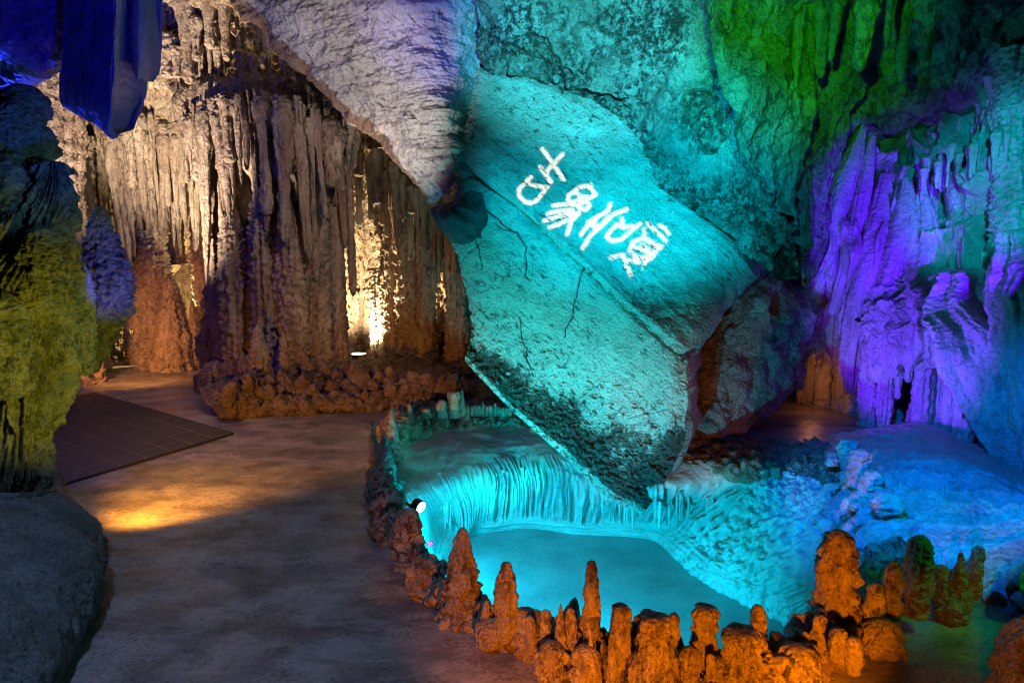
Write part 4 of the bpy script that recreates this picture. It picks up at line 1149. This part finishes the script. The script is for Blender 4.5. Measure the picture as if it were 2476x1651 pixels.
# ------------------------------------------------------------------ lamps as objects
def box(V0, size):
    sx, sy, sz = size
    v = np.array([[x, y, z] for x in (-sx / 2, sx / 2) for y in (-sy / 2, sy / 2) for z in (-sz / 2, sz / 2)]) + np.asarray(V0)
    q = np.array([[0, 1, 3, 2], [4, 6, 7, 5], [0, 4, 5, 1], [2, 3, 7, 6], [0, 2, 6, 4], [1, 5, 7, 3]])
    return v, q


def join(parts):
    V, Q, o = [], [], 0
    for v, q in parts:
        V.append(v); Q.append(q + o); o += len(v)
    return np.concatenate(V), np.concatenate(Q)


def lamp_obj(label, base, rot, lens_mat, size=.09, name='floodlight'):
    t = thing(name, label, 'floodlight', (0, 0, 0))
    V, Q, T = tube(np.array([[0, 0, 0], [0, 0, .02], [0, 0, .05], [0, 0, .085], [0, 0, .1]]) * size / .09, np.array([.02, .05, .055, .06, .062]) * size / .09, 40, 30)
    mesh_obj('housing', V, Q, M['black'], t, tris=T, smooth=True)
    V, Q, T = tube(np.array([[0, 0, .098], [0, 0, .103], [0, 0, .105]]) * size / .09, np.array([.054, .053, .045]) * size / .09, 40, 6)
    mesh_obj('lens', V, Q, lens_mat, t, tris=T)
    V, Q = join([box((-.07 * size / .09, 0, .03 * size / .09), (.006, .02, .11 * size / .09)), ])
    mesh_obj('bracket', V, Q, M['black'], t, smooth=False)
    fins = join([box((0, 0, (.012 + .013 * i) * size / .09), (.13 * size / .09 * .9, .012, .005)) for i in range(5)] + [box((0, 0, .035 * size / .09), (.012, .013, .07 * size / .09))])
    mesh_obj('cooling_fins', fins[0], fins[1], M['black'], t, smooth=False)
    t.location = base; t.rotation_euler = rot
    return t


def aim(o, target):
    d = Vector(target) - Vector(o.location)
    o.rotation_euler = d.to_track_quat('Z', 'Y').to_euler()


l1 = lamp_obj('black floodlight with a bright cyan-white lens on the dark rim hump', P(1000, 1214, 4.42), (0, 0, 0), M['lens_cyan'], .068)
aim(l1, P(1180, 1330, 4.0))
l2 = lamp_obj('round glaring warm uplight on the floor of the alcove', P(868, 866, 9.75), (0, 0, 0), M['lens_warm'], .17)
l2.scale = (1, 1, .35)
l3 = lamp_obj('dark finned floodlight seen from behind at the far right rim', P(2405, 1405, 3.55), (0, 0, 0), M['lens_violet'], .10)
aim(l3, P(2480, 1300, 5))
l4 = lamp_obj('small violet-lit lamp tucked against the dark rim hump', P(1040, 1316, 4.35), (0, 0, 0), M['lens_violet'], .03)
aim(l4, P(1050, 1200, 3.0))

# ------------------------------------------------------------------ rubber mat
c = [G(185, 960, .012), G(365, 960, .012), G(565, 1048, .012), G(310, 1125, .012), G(150, 1060, .012)]
A_, B_, C_ = G(565, 1048, .012), G(312, 1124, .012), G(230, 950, .012)
e1 = B_ - A_; e2 = C_ - A_
mt = thing('rubber_mat', 'dark rubber grid mat lying flat on the walkway at left', 'mat', A_)
L1, L2 = np.linalg.norm(e1), np.linalg.norm(e2)
u1, u2 = e1 / L1, e2 / L2
L1x = L1 * 1.55


def slab_between(a, b, z0, z1):
    (s0, t0), (s1, t1) = a, b
    k = [A_ + u1 * s + u2 * t for s, t in ((s0, t0), (s1, t0), (s1, t1), (s0, t1))]
    v = np.array([x + np.array([0, 0, z0]) for x in k] + [x + np.array([0, 0, z1]) for x in k])
    return v, np.array([[3, 2, 1, 0], [4, 5, 6, 7], [0, 1, 5, 4], [1, 2, 6, 5], [2, 3, 7, 6], [3, 0, 4, 7]])


v, q = slab_between((0, 0), (L1x, L2), -.03, .010)
mesh_obj('mat_sheet', v, q, M['rubber'], mt, smooth=False)
pp = []
s = .22
k = 1
while s * k < L1x:
    pp.append(slab_between((s * k - .004, .002), (s * k + .004, L2 - .002), .004, .0125)); k += 1
k = 1
while s * k < L2:
    pp.append(slab_between((.002, s * k - .004), (L1x - .002, s * k + .004), .004, .0119)); k += 1
v, q = join(pp)
mesh_obj('raised_grid', v, q, M['matline'], mt, smooth=False)

# ------------------------------------------------------------------ lamps (light)
def light(kind, name, loc, power, col, target=None, cone=60, blend=.6, radius=.05):
    ld = bpy.data.lights.new(name, kind)
    ld.energy = power; ld.color = col; ld.shadow_soft_size = radius
    o = bpy.data.objects.new(name, ld); COL.objects.link(o)
    o.location = loc
    if kind == 'SPOT':
        ld.spot_size = math.radians(cone); ld.spot_blend = blend
        d = Vector(target) - Vector(loc)
        o.rotation_euler = d.to_track_quat('-Z', 'Y').to_euler()
    return o


CY = (0.0, .72, 1.0); TEAL = (0.0, .92, .86)
# cyan: pool lamps, and washes added unseen above to brighten boulder and wall
light('SPOT', 'pool_lamp', P(1400, 1640, 3.05), 170, (0, .85, .92), P(1400, 860, 5.6), 50, .7, .02)
light('SPOT', 'pool_lamp_low', P(1400, 1590, 3.35), 225, (0, .62, 1.0), P(1540, 1350, 4.9), 104, .9, .02)
light('SPOT', 'rim_lamp', P(1045, 1222, 4.45), 60, (0.0, .62, 1.0), P(1400, 1290, 5.2), 130, .7, .02)
light('SPOT', 'boulder_lamp', P(975, 1120, 4.5), 205, (0, .86, .92), P(1330, 770, 5.6), 95, 1.0, .03)
light('SPOT', 'wall_wash', (-.2, 2.6, 2.8), 1150, (0, .64, 1.0), P(1485, 400, 6.0), 46, .7, .03)
light('SPOT', 'roof_wash', (.5, 2.4, 2.75), 2000, (.05, .78, 1.0), P(1420, 70, 5.9), 36, .8, .03)
light('SPOT', 'lobe_wash', (.75, 2.6, 2.85), 560, (.0, .72, 1.0), P(1650, 430, 5.6), 42, .9, .03)
light('POINT', 'rim_glow', P(1060, 1285, 4.55), 24, (.0, .68, 1.0), radius=.02)
# orange on the front rim
light('SPOT', 'rim_orange', (.0, 1.45, .30), 85, (1.0, .23, .0), (.02, 2.8, .08), 54, .8, .03)
light('SPOT', 'rim_orange_mid', (.5, 1.35, .30), 90, (1.0, .23, .0), (.62, 2.55, .06), 52, .8, .03)
light('SPOT', 'rim_orange_right', (.95, 1.5, .30), 110, (1.0, .23, .0), (1.24, 2.85, .16), 44, .7, .03)
light('SPOT', 'rim_orange_left', (-.75, 2.6, .30), 6, (1.0, .26, .02), P(1110, 1360, 3.8), 40, .8, .04)
light('SPOT', 'rim_back_orange', (-2.0, 4.4, .25), 8, (1.0, .30, .02), P(935, 1080, 5.3), 40, .7, .04)
# violet and blue at the right
light('SPOT', 'violet_wash', P(1900, 1030, 5.15), 280, (.12, .012, 1.0), P(2260, 770, 6.0), 70, .5, .02)
light('SPOT', 'violet_upper', (3.3, 3.4, 1.3), 1000, (.08, .004, 1.0), P(2060, 520, 6.9), 30, .6, .02)
light('SPOT', 'blue_wash', (.9, 2.2, 2.0), 700, (0.0, .17, 1.0), P(2350, 1250, 4.4), 46, .6, .03)
light('SPOT', 'cyan_right', (2.4, 2.8, 2.75), 420, (0.0, .72, 1.0), P(2470, 450, 5.6), 32, .7, .05)
# green
light('SPOT', 'green_wash', (1.2, 3.0, 2.75), 360, (.03, 1.0, .01), P(1890, 110, 5.8), 44, .9, .03)
light('SPOT', 'green_low', (2.6, 2.2, 1.6), 42, (.0, 1.0, .14), P(2150, 1460, 3.3), 56, .8, .03)
# blue at the upper left
light('SPOT', 'blue_left', (-1.2, 2.4, 1.0), 360, (.0, .0, 1.0), P(170, 110, 5.4), 30, .7, .03)
light('POINT', 'blue_far_left', P(-20, 330, 6.0), 65, (.02, .04, 1.0), radius=.05)
light('SPOT', 'blue_spire', P(330, 700, 4.6), 60, (.02, .03, 1.0), P(255, 660, 5.4), 50, .7, .03)
# warm
light('SPOT', 'alcove_lamp', P(868, 835, 9.7), 560, (1.0, .78, .45), P(885, 500, 10.2), 155, .4, .05)
light('SPOT', 'corner_orange', (1.0, 1.2, .6), 26, (1.0, .26, .02), P(2480, 1630, 2.6), 36, .6, .03)
light('POINT', 'rear_rust', P(1965, 925, 6.9), 1.3, (1.0, .32, .08), radius=.05)
light('SPOT', 'back_rim_teal', P(1400, 1200, 5.0), 60, TEAL, P(1030, 1000, 6.2), 76, .7, .03)  # added teal source in mid-air, brightens the back rim
light('POINT', 'left_gold', P(430, 740, 10.35), 130, (1.0, .70, .28), radius=.06)
light('SPOT', 'beige_up', P(165, 880, 6.5), 2300, (1.0, .81, .56), P(450, 210, 9.0), 70, .8, .04)
light('SPOT', 'orange_low', P(170, 820, 7.6), 190, (1.0, .38, .07), P(430, 850, 9.6), 90, .7, .05)
light('SPOT', 'floor_orange', G(196, 1190, .32), 300, (1.0, .37, .03), G(560, 1140), 84, 1.0, .05)
light('SPOT', 'white_slab', (-1.6, 4.2, 1.0), 420, (1.0, .90, .80), P(880, 240, 6.7), 42, .7, .03)
light('SPOT', 'violet_slab', (-.3, 3.5, 2.0), 300, (.08, .05, 1.0), P(1060, 10, 6.3), 30, .7, .05)
# pillar
light('SPOT', 'pillar_green', (-1.9, 3.6, .7), 95, (.66, .62, .04), P(100, 850, 4.5), 62, .7, .015)
light('SPOT', 'pillar_teal', (-2.0, 5.2, 1.3), 8, (.0, .8, .6), P(160, 850, 4.6), 60, .7, .04)
light('SPOT', 'walk_blue', (-1.6, 1.0, 3.2), 200, (.30, .47, 1.0), G(400, 1480), 74, .9, .04)
light('SPOT', 'walk_warm', (-3.0, 6.6, 2.6), 85, (1.0, .56, .34), G(470, 1060), 72, .9, .06)
light('SPOT', 'brown_fill', (-.8, 5.4, 3.0), 190, (1.0, .70, .60), P(640, 600, 8), 62, .9, .04)
light('SPOT', 'stack_glow', (-1.5, 3.4, 1.9), 120, (.08, .26, .5), P(70, 400, 5), 32, .8, .02)
light('SPOT', 'rubble_fill', (-1.0, 6.6, 1.3), 26, (1.0, .50, .28), P(880, 930, 8), 90, .9, .1)
light('SPOT', 'slab_edge', P(560, 420, 6.3), 12, (1.0, .72, .78), P(285, 120, 5.2), 40, .8, .03)

# ------------------------------------------------------------------ projector that throws the writing on the boulder
STROKES = [
 [(440,160),(540,305),(640,450)], [(630,210),(505,340),(470,400)], [(415,330),(520,470)],
 [(330,425),(215,540),(215,600),(265,655),(330,675),(390,640),(485,520)], [(320,490),(400,512),(465,522)],
 [(690,590),(740,560),(790,600),(830,612),(770,650),(715,668),(675,635),(690,590)], [(760,535),(830,512),(890,520),(942,590),(890,622),(810,604)], [(790,680),(850,652),(888,690),(850,738),(788,722),(770,690)], [(890,495),(895,545)],
 [(745,690),(640,684),(540,694)], [(725,738),(600,744),(490,772)], [(745,768),(600,795),(450,842)], [(720,806),(600,868),(505,900)], [(785,765),(712,845),(672,965)],
 [(1082,680),(1058,745),(910,830),(862,890),(802,972)], [(1240,730),(1110,778),(985,900),(885,985),(822,1098)], [(872,852),(930,902),(1000,880),(1065,800)], [(950,800),(925,862)],
 [(1140,872),(1042,988),(1095,1030),(1180,1018),(1270,940),(1360,870)], [(1140,872),(1200,905),(1285,888)], [(1190,820),(1202,890)],
 [(1430,860),(1555,975),(1672,1090)], [(1548,882),(1605,915),(1640,965)], [(1402,920),(1402,985),(1480,1045),(1598,1100),(1500,1114)],
 [(1390,1002),(1292,1042),(1262,1128),(1340,1190),(1440,1182),(1520,1132),(1472,1050),(1390,1002)], [(1300,1082),(1400,1122),(1470,1152)], [(1380,1068),(1442,1112)],
 [(1085,1188),(1200,1160),(1242,1280),(1312,1418),(1380,1388),(1402,1290),(1412,1222),(1500,1180)], [(1262,1204),(1350,1236)]]
STROKES = [np.array(q, float) / 3.92 + np.array([1200, 320.0]) for q in STROKES]
bv = []
for nm in ('upper_slab', 'lower_slab'):
    ob = bpy.data.objects[nm]; off = np.array(ob.parent.location)
    n_ = len(ob.data.vertices); co_ = np.empty(n_ * 3, np.float32); ob.data.vertices.foreach_get('co', co_)
    co_ = co_.reshape(-1, 3)[:560 * 460 if nm == 'upper_slab' else 520 * 460] + off
    nu_ = 560 if nm == 'upper_slab' else 520
    c_ = co_.reshape(460, nu_, 3)[::4, ::4]
    bv.append(BVHTree.FromPolygons([Vector(x) for x in c_.reshape(-1, 3)], grid_quads(c_.shape[0], c_.shape[1]).tolist()))


def slab_hit(o, d):
    best = None
    for b in bv:
        h = b.ray_cast(Vector(o), Vector(d))
        if h[0] is not None and (best is None or h[3] < best[1]): best = (h[0], h[3])
    return best


PRJ = np.array([-.25, 2.5, 2.95])
mid = np.array(slab_hit(CAM, ray(1390, 505))[0])
axz = (mid - PRJ) / np.linalg.norm(mid - PRJ)
axx = np.cross(axz, [0, 0, 1.]); axx /= np.linalg.norm(axx); axy = np.cross(axx, axz)
D0 = .25; HALF = D0 * math.tan(math.radians(14.5)); NG = 380
g1 = np.linspace(-HALF, HALF, NG)
gx_, gy_ = np.meshgrid(g1, g1)
PV = PRJ + axz * D0 + gx_.ravel()[:, None] * axx + gy_.ravel()[:, None] * axy
hitp = np.full((NG * NG, 2), -999.0)
for k in range(NG * NG):
    if (k // NG) % 2 or (k % NG) % 2: continue
    dd = PV[k] - PRJ
    h = slab_hit(PRJ, dd / np.linalg.norm(dd))
    if h:
        w_ = np.array(h[0]) - CAM
        fz = w_[1] * cp - w_[2] * sp; uz = w_[1] * sp + w_[2] * cp
        hitp[k] = (CW + FPX * w_[0] / fz, CH - FPX * uz / fz)
hg = hitp.reshape(NG, NG, 2)
hg[1::2] = hg[0::2]; hg[1:-1:2, ::2] = (hg[0:-2:2, ::2] + hg[2::2, ::2]) / 2
hg[:, 1::2] = hg[:, 0::2]; hg[:, 1:-1:2] = (hg[:, 0:-2:2] + hg[:, 2::2]) / 2
cc_ = (hg[:-1, :-1] + hg[1:, 1:]).reshape(-1, 2) / 2
dist = np.full(len(cc_), 1e9)
for stq in STROKES:
    for a_, b_ in zip(stq[:-1], stq[1:]):
        ab = b_ - a_
        t_ = np.clip(((cc_ - a_) @ ab) / (ab @ ab + 1e-9), 0, 1)
        dist = np.minimum(dist, np.linalg.norm(cc_ - (a_ + t_[:, None] * ab), axis=1))
keep = dist > 4.9
pj = thing('gobo_projector', 'small black projector with a cut-out plate, throwing white writing on the boulder', 'projector', PRJ)
Qg = grid_quads(NG, NG)[keep]
us = np.zeros(len(PV), bool); us[Qg.ravel()] = True
rm_ = np.cumsum(us) - 1
mesh_obj('stencil_plate', PV[us], rm_[Qg], M['black'], pj, smooth=False)
th_ = np.linspace(0, 2 * math.pi, 48, endpoint=False)
rr_ = HALF * 1.5
ringd = np.cos(th_)[:, None] * axx + np.sin(th_)[:, None] * axy
Vb = np.concatenate([PRJ + axz * z_ + ringd * r_ for z_, r_ in ((-.18, .004), (-.18, rr_ * .9), (-.12, rr_), (D0 + .06, rr_), (D0 + .06, rr_ * .96), (-.08, rr_ * .96))])
mesh_obj('barrel', Vb, grid_quads(6, 48, True), M['black'], pj)
Vy, Qy = join([box(PRJ + np.array([0, 0, .30]), (.03, .03, .42))])
mesh_obj('bracket', Vy, Qy, M['black'], pj, smooth=False)
light('SPOT', 'writing_light', PRJ, 1800, (1.0, .92, .84), mid, 27, .1, .0009)

# ------------------------------------------------------------------ world
wd = bpy.data.worlds.new('World'); scene.world = wd; wd.use_nodes = True
wd.node_tree.nodes['Background'].inputs['Color'].default_value = (.45, .5, 1.0, 1)
wd.node_tree.nodes['Background'].inputs['Strength'].default_value = .004

# ------------------------------------------------------------------ camera
cam = bpy.data.cameras.new('camera'); co = bpy.data.objects.new('camera', cam); COL.objects.link(co)
co.location = (0, 0, CAMH); co.rotation_euler = (math.pi / 2 - PITCH, 0, 0)
cam.sensor_width = 36; cam.lens = 36 * FPX / 2476.0
cam.clip_end = 200; cam.clip_start = .05
scene.camera = co
scene.cycles.filter_width = 1.05
scene.cycles.use_denoising = True
scene.cycles.denoising_prefilter = 'ACCURATE'
scene.cycles.sample_clamp_indirect = 2.0
scene.view_settings.view_transform = 'Standard'; scene.view_settings.look = 'None'
scene.view_settings.exposure = 0; scene.view_settings.gamma = 1
for o in scene.objects:
    if '_b' in o: del o['_b']
